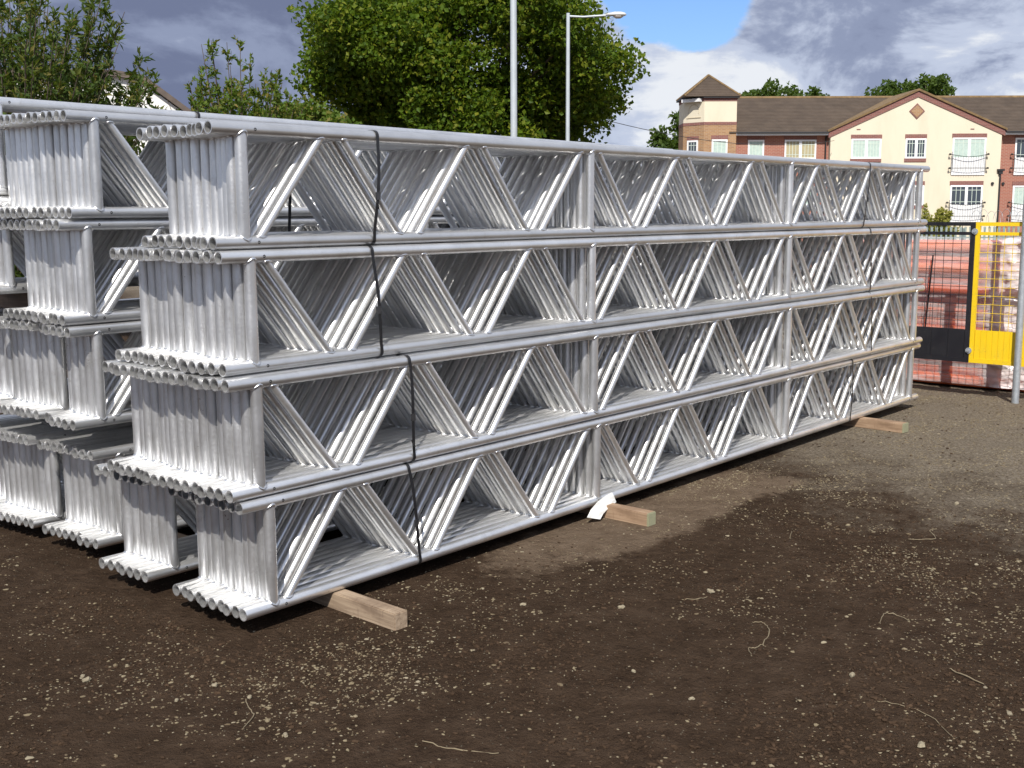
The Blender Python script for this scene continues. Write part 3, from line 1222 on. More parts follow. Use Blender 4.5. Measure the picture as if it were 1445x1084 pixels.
wrap(z2 + 0.07, zt2 + 0.006, 'creased clear plastic film round the tall bundle of orange pipes')
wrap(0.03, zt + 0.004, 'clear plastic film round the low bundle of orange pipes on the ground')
b = MB()
b.box((-0.022, -0.007, z2 + 0.05), (-0.018, 0.007, zt2 - 0.12))
o = b.build('strap', STRAP, None, (PILE_X - 0.05, 0.47, 0), (math.radians(3.5), 0, 0))
tag(o, 'black strap down the front of the tall bundle of wrapped orange pipes', 'strap')

# ------------------------------------------------------------------ palisade fence with coiled wire, bush
fence_o = far(11.5, 38, -0.75)
ang_f = math.atan2(RH.y, RH.x)
fence = empty('palisade_fence', fence_o, ang_f)
tag(fence, 'grey green steel palisade fence with split pointed tops beyond the pipes', 'fence')
PALE = Mat('pale_steel', (0.30, 0.36, 0.34), 0.5, 0.4).m
pl = MB()
hw, top = 0.034, 1.80
outl = [(-hw, 0.0), (hw, 0.0), (hw, top - 0.12), (hw * 1.25, top - 0.03), (hw * 0.75, top), (hw * 0.30, top - 0.05), (0, top + 0.035),
        (-hw * 0.30, top - 0.05), (-hw * 0.75, top), (-hw * 1.25, top - 0.03), (-hw, top - 0.12)]
pl.prism(outl, -0.004, 0.004, lambda u, z, d: (u, d, z))
pl.box((-0.012, -0.016, 0.02), (0.012, -0.0045, top - 0.1))
PALE_ME = pl.mesh('pale', PALE)
for i in range(58):
    put('pale', PALE_ME, fence, (i * 0.155, 0, 0))
rl = MB()
rl.box((-0.1, 0.006, 0.35), (9.1, 0.056, 0.40))
rl.box((-0.1, 0.006, 1.42), (9.1, 0.056, 1.47))
rl.build('rail', PALE, fence)
for i in range(4):
    p = MB()
    p.box((-0.05, 0.06, -0.2), (0.05, 0.16, 1.75))
    p.build('fence_post', PALE, fence, (0.3 + i * 2.75, 0, 0))
co = MB()
pts = []
for i in range(360):
    a = i * 2 * PI / 20
    pts.append((0.012 * i * 1.0, 0.24 * math.cos(a) + 0.03 * math.sin(a * 0.37), 0.24 * math.sin(a) + 0.03 * math.sin(i * 0.09)))
co.tube(pts, 0.006, 4, cap=False)
o = co.build('coiled_wire', GALV, None, far(14.9, 38.1, 1.32), (0, 0, ang_f))
tag(o, 'coil of barbed wire along the top of the palisade fence', 'wire')


# ------------------------------------------------------------------ foliage
def leaf_mat(name, stops, trans=0.35):
    M = Mat(name, stops[0], 0.55, 0, 0.18)
    g = M.node('ShaderNodeNewGeometry')
    k = len(stops)
    c = M.ramp(g.outputs['Random Per Island'], [(i / (k - 1), s) for i, s in enumerate(stops)])
    M.col(c)
    t = M.node('ShaderNodeBsdfTranslucent')
    M.L.new(M.mix(0.6, c, (0.20, 0.30, 0.015)), t.inputs['Color'])
    mx = M.node('ShaderNodeMixShader')
    mx.inputs[0].default_value = trans
    M.L.new(M.b.outputs[0], mx.inputs[1])
    M.L.new(t.outputs[0], mx.inputs[2])
    M.L.new(mx.outputs[0], M.out.inputs[0])
    return M.m


LEAF_BIG = leaf_mat('leaf_broad', [(0.030, 0.060, 0.004), (0.056, 0.102, 0.006), (0.090, 0.140, 0.009), (0.17, 0.18, 0.016)])
LEAF_WILLOW = leaf_mat('leaf_willow', [(0.028, 0.052, 0.012), (0.050, 0.085, 0.018), (0.080, 0.112, 0.024), (0.13, 0.105, 0.024)], 0.3)
LEAF_LIGHT = leaf_mat('leaf_light', [(0.055, 0.10, 0.014), (0.085, 0.14, 0.018), (0.12, 0.165, 0.03), (0.18, 0.135, 0.03)])
LEAF_FAR = leaf_mat('leaf_far', [(0.035, 0.062, 0.012), (0.052, 0.09, 0.016), (0.08, 0.118, 0.024)])
LEAF_BUSH = leaf_mat('leaf_bush', [(0.22, 0.24, 0.035), (0.32, 0.31, 0.06), (0.44, 0.38, 0.12)])
BARK = simple('bark', (0.10, 0.075, 0.055), 0.9, var=0.35, scale=9, bump=0.5)


def unit(v):
    return v / np.maximum(np.linalg.norm(v, axis=-1, keepdims=True), 1e-9)


def leaves(P, size, long=1.5, up=0.35, name='crown', mat=None, dirs=None):
    """one folded leaf (4 corners and a midrib) at each point"""
    n = len(P)
    nrm = unit(rng.normal(size=(n, 3)) + np.array([0, 0, up]) + np.array(SUN_DIR) * 0.25)
    ax = rng.normal(size=(n, 3)) if dirs is None else dirs + rng.normal(size=(n, 3)) * 0.45
    ax = unit(ax - nrm * (ax * nrm).sum(1, keepdims=True))
    sd = np.cross(nrm, ax)
    s = size * (0.65 + 0.7 * rng.random((n, 1)))
    a = P
    m = P + ax * s * long * 0.5 - nrm * s * 0.10
    tip = P + ax * s * long - nrm * s * 0.22
    l = P + ax * s * long * 0.45 + sd * s * 0.5 + nrm * s * 0.08
    r = P + ax * s * long * 0.45 - sd * s * 0.5 + nrm * s * 0.08
    V = np.stack([a, r, tip, l, m], 1).reshape(-1, 3)
    b = (np.arange(n) * 5)[:, None]
    F = np.concatenate([b + np.array([[0, 1, 4]]), b + np.array([[1, 2, 4]]), b + np.array([[2, 3, 4]]), b + np.array([[3, 0, 4]])], 0)
    return np_mesh(name, V, F, mat, False)


def broad_tree(name, base, centre, axes, n_clump, per, leaf, mat, label, group=None, trunk_r=0.25, lift=0.0, cat='tree', clump_r=0.6, shell=0.55, floor=None):
    """trunk, limbs reaching to leaf clumps, and the leaves"""
    root = empty(name, base)
    B = np.array(base)
    Ce = np.array(centre) - B
    A = np.array(axes)
    cl = []
    while len(cl) < n_clump:
        q = rng.normal(size=3)
        q /= np.linalg.norm(q)
        rad = (shell + (1 - shell) * rng.random()) ** 0.6
        bulge = 0.80 + 0.26 * math.sin(3.1 * q[0] + 5.2 * q[2] + B[0]) * math.cos(2.7 * q[1] + B[1]) + 0.10 * rng.random()
        p = Ce + q * A * rad * bulge
        if floor is not None and p[2] < floor:
            continue
        cl.append(p)
    cl = np.array(cl)
    pts = []
    for c in cl:
        k = int(per * (0.6 + 0.8 * rng.random()))
        d = rng.normal(size=(k, 3))
        d /= np.linalg.norm(d, axis=1, keepdims=True)
        rr = clump_r * (0.6 + 0.7 * rng.random()) * rng.random((k, 1)) ** 0.4
        pts.append(c + d * rr * np.array([1.15, 1.15, 0.75]))
    P = np.concatenate(pts)
    put('crown', leaves(P, leaf, 1.25, mat=mat), root)
    t = MB()
    th = Ce[2] - A[2] * 0.45
    t.tube([(0, 0, -0.1), (0.05, 0.03, th * 0.5), (Ce[0] * 0.4, Ce[1] * 0.4, th), tuple(Ce)], [trunk_r, trunk_r * 0.8, trunk_r * 0.65, trunk_r * 0.25], 9)
    t.build('trunk', BARK, root)
    lb = MB()
    for i in range(min(40, n_clump)):
        e = cl[i * len(cl) // min(40, n_clump)]
        s = np.array([Ce[0] * 0.4, Ce[1] * 0.4, th]) * 0.7 + Ce * 0.3
        m = (s + e) / 2 + np.array([0, 0, -0.05 * A[2]])
        lb.tube([tuple(s), tuple(m), tuple(e)], [trunk_r * 0.35, trunk_r * 0.2, trunk_r * 0.05], 5)
    lb.build('limbs', BARK, root)
    tag(root, label, cat, group)
    return root


def whip_shrub(name, base, n_whip, height, spread, per, leaf, long, mat, label, lean=(0, 0), start=0.25, hvar=0.3, group=None, cat='tree'):
    """upright stems that each carry leaves along side twigs"""
    root = empty(name, base)
    P, D = [], []
    st = MB()
    for i in range(n_whip):
        a = rng.random() * 2 * PI
        rd = spread * math.sqrt(rng.random())
        h = height * (1 - hvar * rng.random()) * (1 - 0.25 * (rd / spread) ** 2)
        tip = np.array([math.cos(a) * rd + lean[0], math.sin(a) * rd + lean[1], h])
        r0 = np.array([math.cos(a) * rd * 0.15, math.sin(a) * rd * 0.15, 0])
        mid = np.array([tip[0] * 0.45, tip[1] * 0.45, h * 0.55])
        ts = np.linspace(0, 1, 9)[:, None]
        C = (1 - ts) ** 2 * r0 + 2 * ts * (1 - ts) * mid + ts ** 2 * tip
        st.tube([tuple(c) for c in C], list(np.linspace(0.022, 0.004, 9)), 4, cap=False)
        for k in range(int(per / 9)):
            t = start + (1 - start) * rng.random() ** 0.8
            o = (1 - t) ** 2 * r0 + 2 * t * (1 - t) * mid + t ** 2 * tip
            dr = rng.normal(size=3) * 0.8 + np.array([0, 0, 0.9]) + 0.5 * (tip - r0) / np.linalg.norm(tip - r0)
            dr /= np.linalg.norm(dr)
            ln = (0.10 + 0.32 * rng.random()) * (1.25 - t) * height / 3.2
            q = (np.arange(9)[:, None] + rng.random((9, 1))) / 9
            P.append(o + dr * ln * q)
            D.append(np.repeat(dr[None], 9, 0))
    P, D = np.concatenate(P), np.concatenate(D)
    put('foliage', leaves(P, leaf, long, mat=mat, dirs=D), root)
    st.build('stems', BARK, root)
    tag(root, label, cat, group)
    return root


broad_tree('broadleaf_tree', far(-1.4, 38, -0.6), far(-1.75, 38, 5.7), (5.15, 5.0, 4.6), 700, 215, 0.118, LEAF_BIG,
           'large dense green broadleaf tree behind the two lamp posts', trunk_r=0.34, clump_r=0.70)
whip_shrub('willow_shrub', far(-6.25, 15, 0), 190, 4.85, 1.9, 320, 0.033, 2.9, LEAF_WILLOW,
           'dark narrow leaved willow bush at the upper left behind the stacks', hvar=0.38, lean=(0.03, -0.06), start=0.1)
whip_shrub('sallow_shrub', far(-4.12, 18, 0), 115, 4.4, 1.0, 230, 0.036, 2.2, LEAF_LIGHT,
           'thin upright shrub with yellowing leaves between the willow and the big tree', hvar=0.35)
broad_tree('light_bush', far(-4.55, 27, 0), far(-4.55, 27, 3.0), (1.35, 1.2, 1.45), 70, 110, 0.095, LEAF_LIGHT,
           'light green bush at the lower left foot of the big tree', trunk_r=0.06, clump_r=0.32, cat='bush')

# ------------------------------------------------------------------ white house behind the willow
WHITE_R = simple('white_render', (0.80, 0.79, 0.76), 0.85, var=0.04, scale=0.8)
TILE_BROWN = simple('brown_tile', (0.11, 0.085, 0.07), 0.8, var=0.25, scale=3)
hs = empty('white_house', far(-17.2, 50, 0), ang_f + 0.36)
tag(hs, 'white rendered house gable half hidden behind the willow bush', 'house')
b = MB()
b.prism([(-5.2, -1), (4.2, -1), (4.2, 5.2), (1.75, 7.0), (0.75, 7.15), (-5.2, 7.1)], 0, 7, lambda u, z, d: (u, d, z))
b.build('wall', WHITE_R, hs)
b = MB()
b.prism([(4.75, 4.85), (4.75, 5.09), (1.85, 7.25), (0.75, 7.40), (0.75, 7.16), (1.78, 7.02)], -0.25, 7.2, lambda u, z, d: (u, d, z))
b.prism([(0.748, 7.16), (0.748, 7.40), (-5.5, 7.33), (-5.5, 7.11)], -0.25, 7.2, lambda u, z, d: (u, d, z))
b.build('roof', TILE_BROWN, hs)
wf = MB()
wf.box((-2.0, -0.06, 4.6), (-0.9, 0.03, 5.8))
w = wf.build('window', WHITE_R, hs)
wp = MB()
wp.box((-1.9, -0.075, 4.7), (-1.0, -0.061, 5.7))
wp.build('pane', HOLE, w)

# ------------------------------------------------------------------ apartment building across the road
D0 = 62.0
BO = far(0, D0, 0)


def brick_mat(name, c1, c2, mortar):
    M = Mat(name, c1, 0.85)
    v = M.coord('Object', (1, 1, 1), (PI / 2, 0, 0))
    bt = M.node('ShaderNodeTexBrick')
    bt.inputs['Color1'].default_value = (*c1, 1)
    bt.inputs['Color2'].default_value = (*c2, 1)
    bt.inputs['Mortar'].default_value = (*mortar, 1)
    bt.inputs['Scale'].default_value = 1.0
    bt.inputs['Brick Width'].default_value = 0.225
    bt.inputs['Row Height'].default_value = 0.075
    bt.inputs['Mortar Size'].default_value = 0.009
    bt.inputs['Bias'].default_value = 0.0
    M.L.new(v, bt.inputs['Vector'])
    n = M.noise(M.coord('Object'), 0.9, 5, 0.6)
    M.col(M.mix(M.maprange(n, 0.3, 0.7, 0, 0.3), bt.outputs['Color'], tuple(x * 0.75 for x in c1)))
    M.bump(bt.outputs['Fac'], -0.4, 0.01)
    return M.m


RED = brick_mat('red_brick', (0.34, 0.125, 0.085), (0.28, 0.10, 0.072), (0.38, 0.26, 0.2))
BUFF = brick_mat('buff_brick', (0.38, 0.215, 0.10), (0.28, 0.15, 0.075), (0.36, 0.28, 0.2))
DKRED = brick_mat('lintel_brick', (0.23, 0.085, 0.07), (0.17, 0.065, 0.06), (0.26, 0.18, 0.15))
CREAM = Mat('cream_render', (0.75, 0.68, 0.53), 0.9)
cv = CREAM.coord('Object', (1, 1, 0.25))
CREAM.col(CREAM.ramp(CREAM.noise(cv, 0.9, 5, 0.65), [(0.25, (0.59, 0.52, 0.395)), (0.5, (0.645, 0.58, 0.45)), (0.8, (0.67, 0.605, 0.475))]))
CREAM = CREAM.m
UPVC = simple('white_upvc', (0.80, 0.80, 0.80), 0.4, var=0.02)
GLASS = Mat('window_glass', (0.035, 0.045, 0.06), 0.06, 0, 0.9).m
CURTAIN = simple('net_curtain', (0.42, 0.52, 0.47), 0.7, var=0.12, scale=8)
BLIND = simple('beige_blind', (0.38, 0.33, 0.20), 0.7, var=0.12, scale=8)
IRON = simple('black_iron', (0.02, 0.02, 0.022), 0.5)
TILE = Mat('roof_tile', (0.085, 0.068, 0.055), 0.85)
tv = TILE.coord('Object')
oi = TILE.node('ShaderNodeNewGeometry')
tn = TILE.noise(tv, 1.3, 6, 0.65)
TILE.col(TILE.ramp(tn, [(0.25, (0.050, 0.035, 0.025)), (0.5, (0.073, 0.052, 0.037)), (0.8, (0.105, 0.076, 0.055))]))
TILE.bump(TILE.noise(TILE.coord('Object', (4, 4, 4)), 4, 3, 0.6), 0.4, 0.02)
TILE = TILE.m
MOSS = simple('mossy_ridge', (0.17, 0.11, 0.05), 0.9, var=0.3, scale=5)

apt = empty('apartment_building', BO, ang_f)      # local x to the right, y away from the camera, z up
tag(apt, 'cream and red brick apartment block with brown tiled roof and corner tower', 'building')


def to3(u, z, d):
    return (u, d, z)


ZB = -2.6
b = MB()
b.box((11.0, 0.35, ZB), (16.60, 9.0, 5.42))
b.box((25.45, 0.352, ZB), (40.0, 9.0, 5.42))
b.build('red_wall', RED, apt)
b = MB()
b.prism([(16.57, ZB), (25.45, ZB), (25.45, 5.62), (21.01, 7.55), (16.57, 5.55)], 0.0, 9.002, to3)
b.build('cream_gable', CREAM, apt)
# verge of brick and tile along the gable
b = MB()
for (u0, z0, u1, z1) in ((16.45, 5.52, 21.01, 7.58), (25.60, 5.60, 21.01, 7.58)):
    b.prism([(u0, z0 - 0.30), (u1, z1 - 0.30), (u1, z1), (u0, z0)], -0.045, -0.002, to3)
b.build('brick_verge', DKRED, apt)
b = MB()
for (u0, z0, u1, z1) in ((16.38, 5.50, 21.01, 7.59), (25.67, 5.58, 21.01, 7.59)):
    b.prism([(u0, z0), (u1, z1), (u1, z1 + 0.11), (u0, z0 + 0.11)], -0.12, 4.9, to3)
b.build('verge_tile', MOSS, apt)
# gable roof behind the verge, main roof in stepped courses
b = MB()
RIDGE_D, RIDGE_Z, EAVE_Z = 4.4, 7.64, 5.50
NC = 24
for (ua, ub) in ((11.3, 20.6), (21.4, 40.2)):
    for i in range(NC):
        t0, t1 = i / NC, (i + 1) / NC
        d0, d1 = -0.05 + (RIDGE_D + 0.05) * t0, -0.05 + (RIDGE_D + 0.05) * t1
        za, zb = EAVE_Z + (RIDGE_Z - EAVE_Z) * t0, EAVE_Z + (RIDGE_Z - EAVE_Z) * t1
        va, vb = ua, ub
        k = max(0.0, (za - 5.50) / (7.58 - 5.50))                    # the valley where this course meets the gable's roof
        if ua < 20:
            vb = 16.42 + (20.95 - 16.42) * min(1, k)
        else:
            va = 25.64 - (25.64 - 21.07) * min(1, k)
        b.add([(va, d0, za - 0.02), (vb, d0, za - 0.02), (vb, d0, za + 0.045), (va, d0, za + 0.045), (vb, d1, zb + 0.012), (va, d1, zb + 0.012)],
              [(0, 1, 2, 3), (3, 2, 4, 5)])
b.add([(11.3, RIDGE_D, RIDGE_Z), (40.2, RIDGE_D, RIDGE_Z), (40.2, 9.3, EAVE_Z), (11.3, 9.3, EAVE_Z)], [(0, 1, 2, 3)])
b.add([(16.42, -0.10, 5.52), (21.0, -0.10, 7.60), (21.0, RIDGE_D, 7.60), (16.42, RIDGE_D, 5.52)], [(0, 1, 2, 3)])
b.add([(21.02, -0.10, 7.60), (25.64, -0.10, 5.60), (25.64, RIDGE_D, 5.60), (21.02, RIDGE_D, 7.60)], [(0, 1, 2, 3)])
o = b.build('roof', TILE, apt)
r = MB()
r.tube([(11.3, RIDGE_D, RIDGE_Z + 0.0), (40.2, RIDGE_D, RIDGE_Z + 0.0)], 0.10, 8)
r.build('ridge', MOSS, o)
b = MB()
b.box((11.66, -0.10, 5.36), (16.42, 0.348, 5.485))
b.box((25.62, -0.10, 5.36), (40.1, 0.348, 5.485))
b.build('fascia', UPVC, apt)
b = MB()
b.box((11.66, -0.19, 5.44), (16.42, -0.102, 5.53))
b.box((25.62, -0.19, 5.44), (40.1, -0.102, 5.53))
b.build('gutter', IRON, apt)
# terracotta diamond
b = MB()
s = 0.40
b.prism([(20.98, 6.56 - s), (20.98 + s, 6.56), (20.98, 6.56 + s), (20.98 - s, 6.56)], -0.04, 0.01, to3)
dm = b.build('diamond_panel', DKRED, apt)
b = MB()
s = 0.32
b.prism([(20.98, 6.56 - s), (20.98 + s, 6.56), (20.98, 6.56 + s), (20.98 - s, 6.56)], -0.052, -0.03, to3)
b.build('diamond_face', BUFF, dm)


def window(u0, z0, u1, z1, d, fills, bars=(3, 1), lintel=True, sill=True, split=0.5, door=False, M=None, arch=False):
    """framed window of two lights; the frame is the part, panes and bars are its sub-parts"""
    fr = MB()
    t = 0.085
    n = len(fills)
    xs = [u0, u1] if n == 1 else [u0, u0 + (u1 - u0) * split, u1]
    lowz = z0 + (z1 - z0) * 0.47 if door else z0 + t
    d0 = d - 0.05
    fr.box((u0, d0, z0), (u0 + t, d + 0.02, z1), 0, M)
    fr.box((u1 - t, d0, z0), (u1, d + 0.02, z1), 0, M)
    fr.box((u0 + t, d0 + 0.002, z1 - t), (u1 - t, d + 0.02, z1), 0, M)
    fr.box((u0 + t, d0 + 0.002, z0), (u1 - t, d + 0.02, lowz), 0, M)
    if n == 2:
        fr.box((xs[1] - t * 0.85, d0 - 0.004, lowz), (xs[1] + t * 0.85, d + 0.02, z1 - t), 0, M)
    f = fr.build('door_frame' if door else 'window', UPVC, apt)
    for i, mt in enumerate(fills):
        a = xs[i] + (t if i == 0 else t * 0.85)
        c = xs[i + 1] - (t if i == n - 1 else t * 0.85)
        p = MB()
        p.box((a, d - 0.022, lowz), (c, d - 0.012, z1 - t), 0, M)
        p.build('pane', mt, f)
        g_ = MB()
        for k in range(1, bars[0]):
            x = a + (c - a) * k / bars[0]
            g_.box((x - 0.013, d - 0.032, lowz), (x + 0.013, d - 0.0225, z1 - t), 0, M)
        for zz in (z1 - t - 0.17,) + ((lowz + 0.15,) if bars[1] > 1 else ()):
            g_.box((a, d - 0.034, zz - 0.013), (c, d - 0.0325, zz + 0.013), 0, M)
        g_.build('glazing_bar', BARMAT, f)
    if lintel:
        q = MB()
        q.box((u0 - 0.03, d - 0.03, z1 + 0.004), (u1 + 0.03, d + 0.02, z1 + 0.21), 0, M)
        q.build('lintel', DKRED, apt)
    if sill:
        q = MB()
        q.box((u0 - 0.03, d - 0.045, z0 - 0.17), (u1 + 0.03, d + 0.02, z0 - 0.004), 0, M)
        q.build('sill', DKRED, apt)
    return f


BARMAT = simple('glazing_bar', (0.55, 0.62, 0.55), 0.5, var=0.03)


def balcony(u0, u1, z0, z1, d):
    """Juliet balcony: two rails, bowed bars, little end balls"""
    q = MB()
    for z in (z0 + 0.13, z1):
        pts = []
        for i in range(9):
            t = i / 8
            pts.append((u0 + (u1 - u0) * t, d - 0.20 - 0.10 * math.sin(PI * t), z - 0.13 * math.sin(PI * t) * (z == z1)))
        q.tube(pts, 0.016, 5)
        for u in (u0, u1):
            q.tube([(u, d + 0.02, z), (u, d - 0.20, z)], 0.016, 5)
            q.tube([(u - 0.045, d - 0.2, z), (u + 0.045, d - 0.2, z)], 0.05, 7)
    for u in (u0 + 0.12, u1 - 0.12):
        q.tube([(u, d - 0.21, z0), (u, d - 0.21, z1 + 0.13)], 0.014, 5)
    n = 15
    for i in range(1, n):
        t = i / n
        s = math.sin(PI * t)
        q.tube([(u0 + (u1 - u0) * t, d - 0.20 - 0.10 * s, z0 - 0.07 * s), (u0 + (u1 - u0) * t, d - 0.22 - 0.10 * s, z1 - 0.13 * s)], 0.009, 4)
    q.build('balcony_rail', IRON, apt)


window(17.65, 4.15, 19.20, 5.17, 0.0, (CURTAIN, CURTAIN), (4, 1))
window(20.46, 4.16, 21.53, 5.18, 0.0, (GLASS, GLASS), (3, 2), split=0.52)
window(22.90, 3.30, 24.64, 5.21, 0.0, (CURTAIN, CURTAIN), (3, 1), sill=False, door=True)
balcony(22.75, 24.72, 3.52, 4.36, 0.0)
window(22.90, 0.88, 24.59, 2.78, 0.0, (GLASS, GLASS), (3, 2), sill=False, door=True)
balcony(22.72, 24.66, 1.05, 1.88, 0.0)
window(12.35, 4.17, 13.20, 5.15, 0.35, (CURTAIN,), (4, 1))
window(14.27, 4.15, 15.92, 5.15, 0.35, (BLIND, BLIND), (4, 2))
window(26.30, 3.30, 27.95, 5.21, 0.352, (GLASS, CURTAIN), (3, 2), sill=False, door=True)
balcony(26.10, 28.15, 3.52, 4.36, 0.352)
window(26.31, 0.88, 27.95, 2.75, 0.352, (CURTAIN, CURTAIN), (3, 1), sill=False, door=True)
balcony(26.10, 28.15, 1.05, 1.88, 0.352)
window(17.65, 1.75, 19.20, 2.78, 0.0, (CURTAIN, GLASS), (4, 1))
window(20.46, 1.75, 21.53, 2.78, 0.0, (GLASS, GLASS), (3, 2))
window(14.27, 1.75, 15.92, 2.75, 0.35, (GLASS, CURTAIN), (4, 1))

# downpipes, vents
b = MB()
b.tube([(25.46, -0.04, ZB), (25.46, -0.04, 3.55)], 0.045, 8)
b.box((25.28, -0.16, 3.50), (25.64, -0.003, 3.60))
b.box((25.36, -0.13, 3.34), (25.56, -0.003, 3.498))
b.build('downpipe', IRON, apt)
b = MB()
b.tube([(16.42, 0.26, 5.42), (16.40, 0.29, 5.2), (16.40, 0.29, ZB)], 0.04, 8)
b.build('downpipe', IRON, apt)
for u, d in ((25.08, 0.0), (25.78, 0.352)):
    b = MB()
    b.tube([(u, d + 0.01, 2.86), (u, d - 0.08, 2.86)], 0.075, 10)
    b.build('wall_vent', IRON, apt)
for u in (18.0, 23.9):
    b = MB()
    b.box((u - 0.10, -0.015, 5.62), (u + 0.10, 0.01, 5.67))
    b.build('air_brick', DKRED, apt)

# corner tower with a chamfered left face
TP = [(11.67, 0.0), (9.99, 0.0), (9.05, 0.94), (9.05, 2.6), (11.67, 2.6)]


def tower_ring(z0, z1, grow, mat, name):
    c = (10.5, 1.3)
    P = [(c[0] + (u - c[0]) * (1 + grow), c[1] + (d - c[1]) * (1 + grow)) for u, d in TP]
    q = MB()
    n = len(P)
    q.add([(u, d, z0) for u, d in P] + [(u, d, z1) for u, d in P],
          [tuple(range(n)), tuple(range(2 * n - 1, n - 1, -1))] + [(i, i + n, (i + 1) % n + n, (i + 1) % n) for i in range(n)])
    return q.build(name, mat, apt)


tower_ring(ZB, 5.905, 0.0, BUFF, 'tower_wall')
tower_ring(5.907, 6.05, 0.012, DKRED, 'tower_band')
tower_ring(6.052, 7.10, 0.0, CREAM, 'tower_render')
tower_ring(7.102, 7.26, 0.012, DKRED, 'tower_cornice')
tower_ring(7.262, 7.33, 0.10, IRON, 'tower_soffit')
q = MB()
E = [(8.93, -0.16), (11.84, -0.16), (11.84, 2.75), (8.93, 2.75)]
A = Vector((10.385, 1.3, 8.52))
NT = 13
for side in range(4):
    a = Vector((*E[side], 7.335))
    c = Vector((*E[(side + 1) % 4], 7.335))
    for i in range(NT):
        t0, t1 = i / NT, (i + 1) / NT
        p0, p1, p2, p3 = a.lerp(A, t0), c.lerp(A, t0), c.lerp(A, t1), a.lerp(A, t1)
        upz = Vector((0, 0, 0.04))
        q.add([p0, p1, p1 + upz, p0 + upz, p2, p3], [(0, 1, 2, 3), (3, 2, 4, 5)])
q.add([Vector((*e_, 7.334)) for e_ in E], [(3, 2, 1, 0)])
tr_ = q.build('tower_roof', TILE, apt)
q = MB()
for e_ in E:
    q.tube([Vector((*e_, 7.36)), A + Vector((0, 0, 0.03))], 0.06, 6)
q.build('hip_tile', MOSS, tr_)
window(10.40, 4.30, 11.22, 5.16, 0.0, (CURTAIN,), (3, 1))
ca = math.atan2(-0.94, 0.94)
MC = Matrix.Translation((9.05, 0.94, 0)) @ Matrix.Rotation(ca, 4, 'Z')
window(0.30, 4.38, 0.98, 5.14, 0.0, (GLASS,), (3, 1), M=MC)
q = MB()
q.box((0.08, -0.30, 7.08), (1.20, -0.05, 7.24), 0, MC)
q.build('tower_fascia', UPVC, apt)
q = MB()
q.box((0.22, -0.03, 6.28), (1.12, -0.002, 6.32), 0, MC)
pts = [MC @ Vector((0.67 + 0.34 * math.cos(a), -0.012, 6.62 + 0.34 * math.sin(a))) for a in np.linspace(-0.4, PI + 0.4, 14)]
q.tube(pts, 0.012, 5)
q.build('wall_emblem', simple('emblem_tan', (0.55, 0.47, 0.34), 0.9), apt)  # emblem lines in one tan tone, darker than the cream render

# trees beyond the roof and beside the tower
for i, (u, zt_, wdt, lab) in enumerate(((15.6, 9.3, 1.45, 'left one of the wind blown tree tops above the roof beside the tower'),
                                        (18.0, 9.95, 2.1, 'taller wind blown tree top above the roof right of the tower'),
                                        (20.2, 9.0, 1.2, 'low tree top just clearing the roof left of the gable'),
                                        (25.4, 10.0, 1.9, 'left wind blown tree top behind the gable peak'),
                                        (28.0, 10.35, 2.0, 'right wind blown tree top behind the gable peak'))):
    broad_tree('poplar_tree', far(u, 80, -2.5), far(u, 80, zt_ - 1.9), (wdt * 1.1, wdt * 1.1, 2.1), 70, 75, 0.22, LEAF_FAR, lab,
               'trees behind the apartment building', trunk_r=0.2, clump_r=0.45, shell=0.3)
broad_tree('dark_tree', far(10.2, 70, -2.5), far(10.2, 70, 4.6), (0.9, 0.9, 3.2), 60, 60, 0.2, LEAF_FAR,
           'slim dark tree close against the left side of the tower', 'trees behind the apartment building', trunk_r=0.12, clump_r=0.4)
broad_tree('dark_tree', far(8.9, 70, -2.5), far(8.9, 70, 4.0), (1.0, 1.0, 2.0), 46, 60, 0.2, LEAF_FAR,
           'low dark tree left of the slim one by the tower', 'trees behind the apartment building', trunk_r=0.12, clump_r=0.45)
whip_shrub('yellow_bush', far(16.15, 45, -0.9), 110, 2.80, 0.85, 260, 0.05, 2.0, LEAF_BUSH,
           'yellow green bush in front of the cream wall beyond the fence', hvar=0.4, cat='bush')

# ------------------------------------------------------------------ lamp posts, wooden pole, cable
LAMP = simple('lamp_grey', (0.46, 0.50, 0.53), 0.5, 0.2, var=0.08, scale=4)
LAMPHEAD = simple('lamp_head', (0.55, 0.55, 0.54), 0.4, var=0.05)
DIFF = simple('lamp_bowl', (0.62, 0.56, 0.50), 0.3, var=0.05)


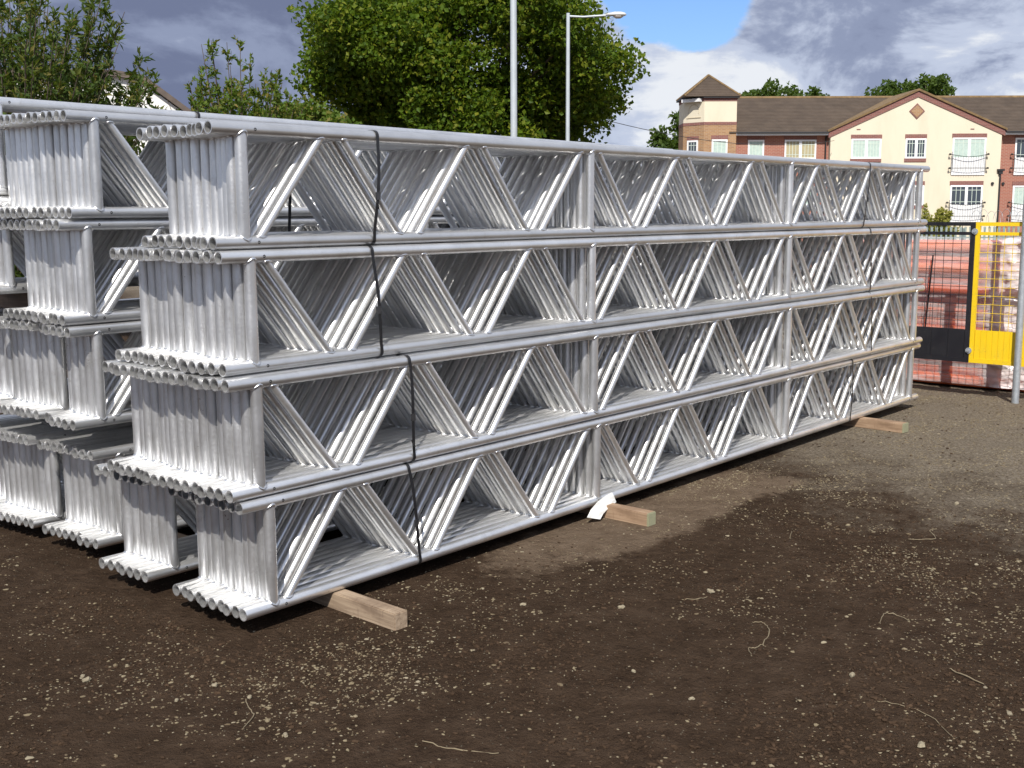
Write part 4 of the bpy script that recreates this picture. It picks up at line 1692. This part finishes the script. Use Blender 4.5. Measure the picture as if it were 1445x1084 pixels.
def lamp_post(loc, h, r, arm, label):
    root = empty('lamp_post', loc, ang_f)
    p = MB()
    p.tube([(0, 0, -0.3), (0, 0, 1.4)], r * 1.55, 14)
    p.tube([(0, 0, 1.401), (0, 0, h)], [r * 1.08, r * 0.9], 14)
    p.build('column', LAMP, root)
    a = MB()
    a.tube([(0, 0, h - 0.08), (arm * 0.4, 0, h - 0.10), (arm, 0, h - 0.06)], 0.028, 8)
    a.build('arm', LAMP, root)
    hd = MB()
    L = 0.56
    prof = [(0.0, 0.035, 0.03), (0.08, 0.075, 0.05), (0.24, 0.12, 0.085), (0.42, 0.125, 0.085), (0.52, 0.09, 0.06), (L, 0.03, 0.02)]
    n = 12
    vs = []
    for (x, hw_, hh) in prof:
        for k in range(n):
            q_ = 2 * PI * k / n
            zz = math.sin(q_) * hh
            vs.append((arm - 0.03 + x, math.cos(q_) * hw_, h - 0.05 + (zz if zz > 0 else zz * 0.45)))
    fs = []
    for i in range(len(prof) - 1):
        for k in range(n):
            fs.append((i * n + k, i * n + (k + 1) % n, (i + 1) * n + (k + 1) % n, (i + 1) * n + k))
    fs += [tuple(range(n - 1, -1, -1)), tuple(range((len(prof) - 1) * n, len(prof) * n))]
    hd.add(vs, fs, 0, True)
    hdo = hd.build('lamp_head', LAMPHEAD, root)
    bw = MB()
    vs = []
    pr2 = [(0.20, 0.075, 0.03), (0.28, 0.10, 0.085), (0.40, 0.10, 0.085), (0.48, 0.07, 0.04)]
    for (x, hw_, hh) in pr2:
        for k in range(n):
            q_ = PI + PI * k / (n - 1)
            vs.append((arm - 0.03 + x, math.cos(q_) * hw_, h - 0.062 + math.sin(q_) * hh))
    fs = []
    for i in range(len(pr2) - 1):
        for k in range(n - 1):
            fs.append((i * n + k, i * n + k + 1, (i + 1) * n + k + 1, (i + 1) * n + k))
    bw.add(vs, fs, 0, True)
    bw.build('lamp_bowl', DIFF, hdo)
    tag(root, label, 'lamp post', 'street lamp posts')


lamp_post(far(0.05, 22, -0.2), 8.2, 0.060, 1.1, 'thick grey lamp post whose top is out of the picture')
lamp_post(far(1.56, 33, -0.5), 7.42, 0.056, 1.05, 'thinner grey lamp post with its lamp head against the sky')
b = MB()
b.tube([(0, 0, -0.6), (0, 0, 5.05)], [0.10, 0.075], 10)
b.tube([(-0.3, 0, 4.72), (0.25, 0, 4.74)], 0.03, 6)
o = b.build('wooden_pole', TIMBER_OLD, None, far(2.17, 40, -0.1), (0, 0, ang_f))
tag(o, 'short dark wooden pole beside the thinner lamp post', 'pole')
b = MB()
A_, B_ = far(2.4, 40, 4.78), far(16.6, 61.4, 5.05)
pts = []
for i in range(25):
    t = i / 24
    p = A_.lerp(B_, t)
    p.z -= 0.55 * 4 * t * (1 - t)
    pts.append(p - A_)
b.tube(pts, 0.012, 5)
o = b.build('cable', IRON, None, A_)
tag(o, 'thin dark overhead cable from the wooden pole to the apartment block', 'cable')
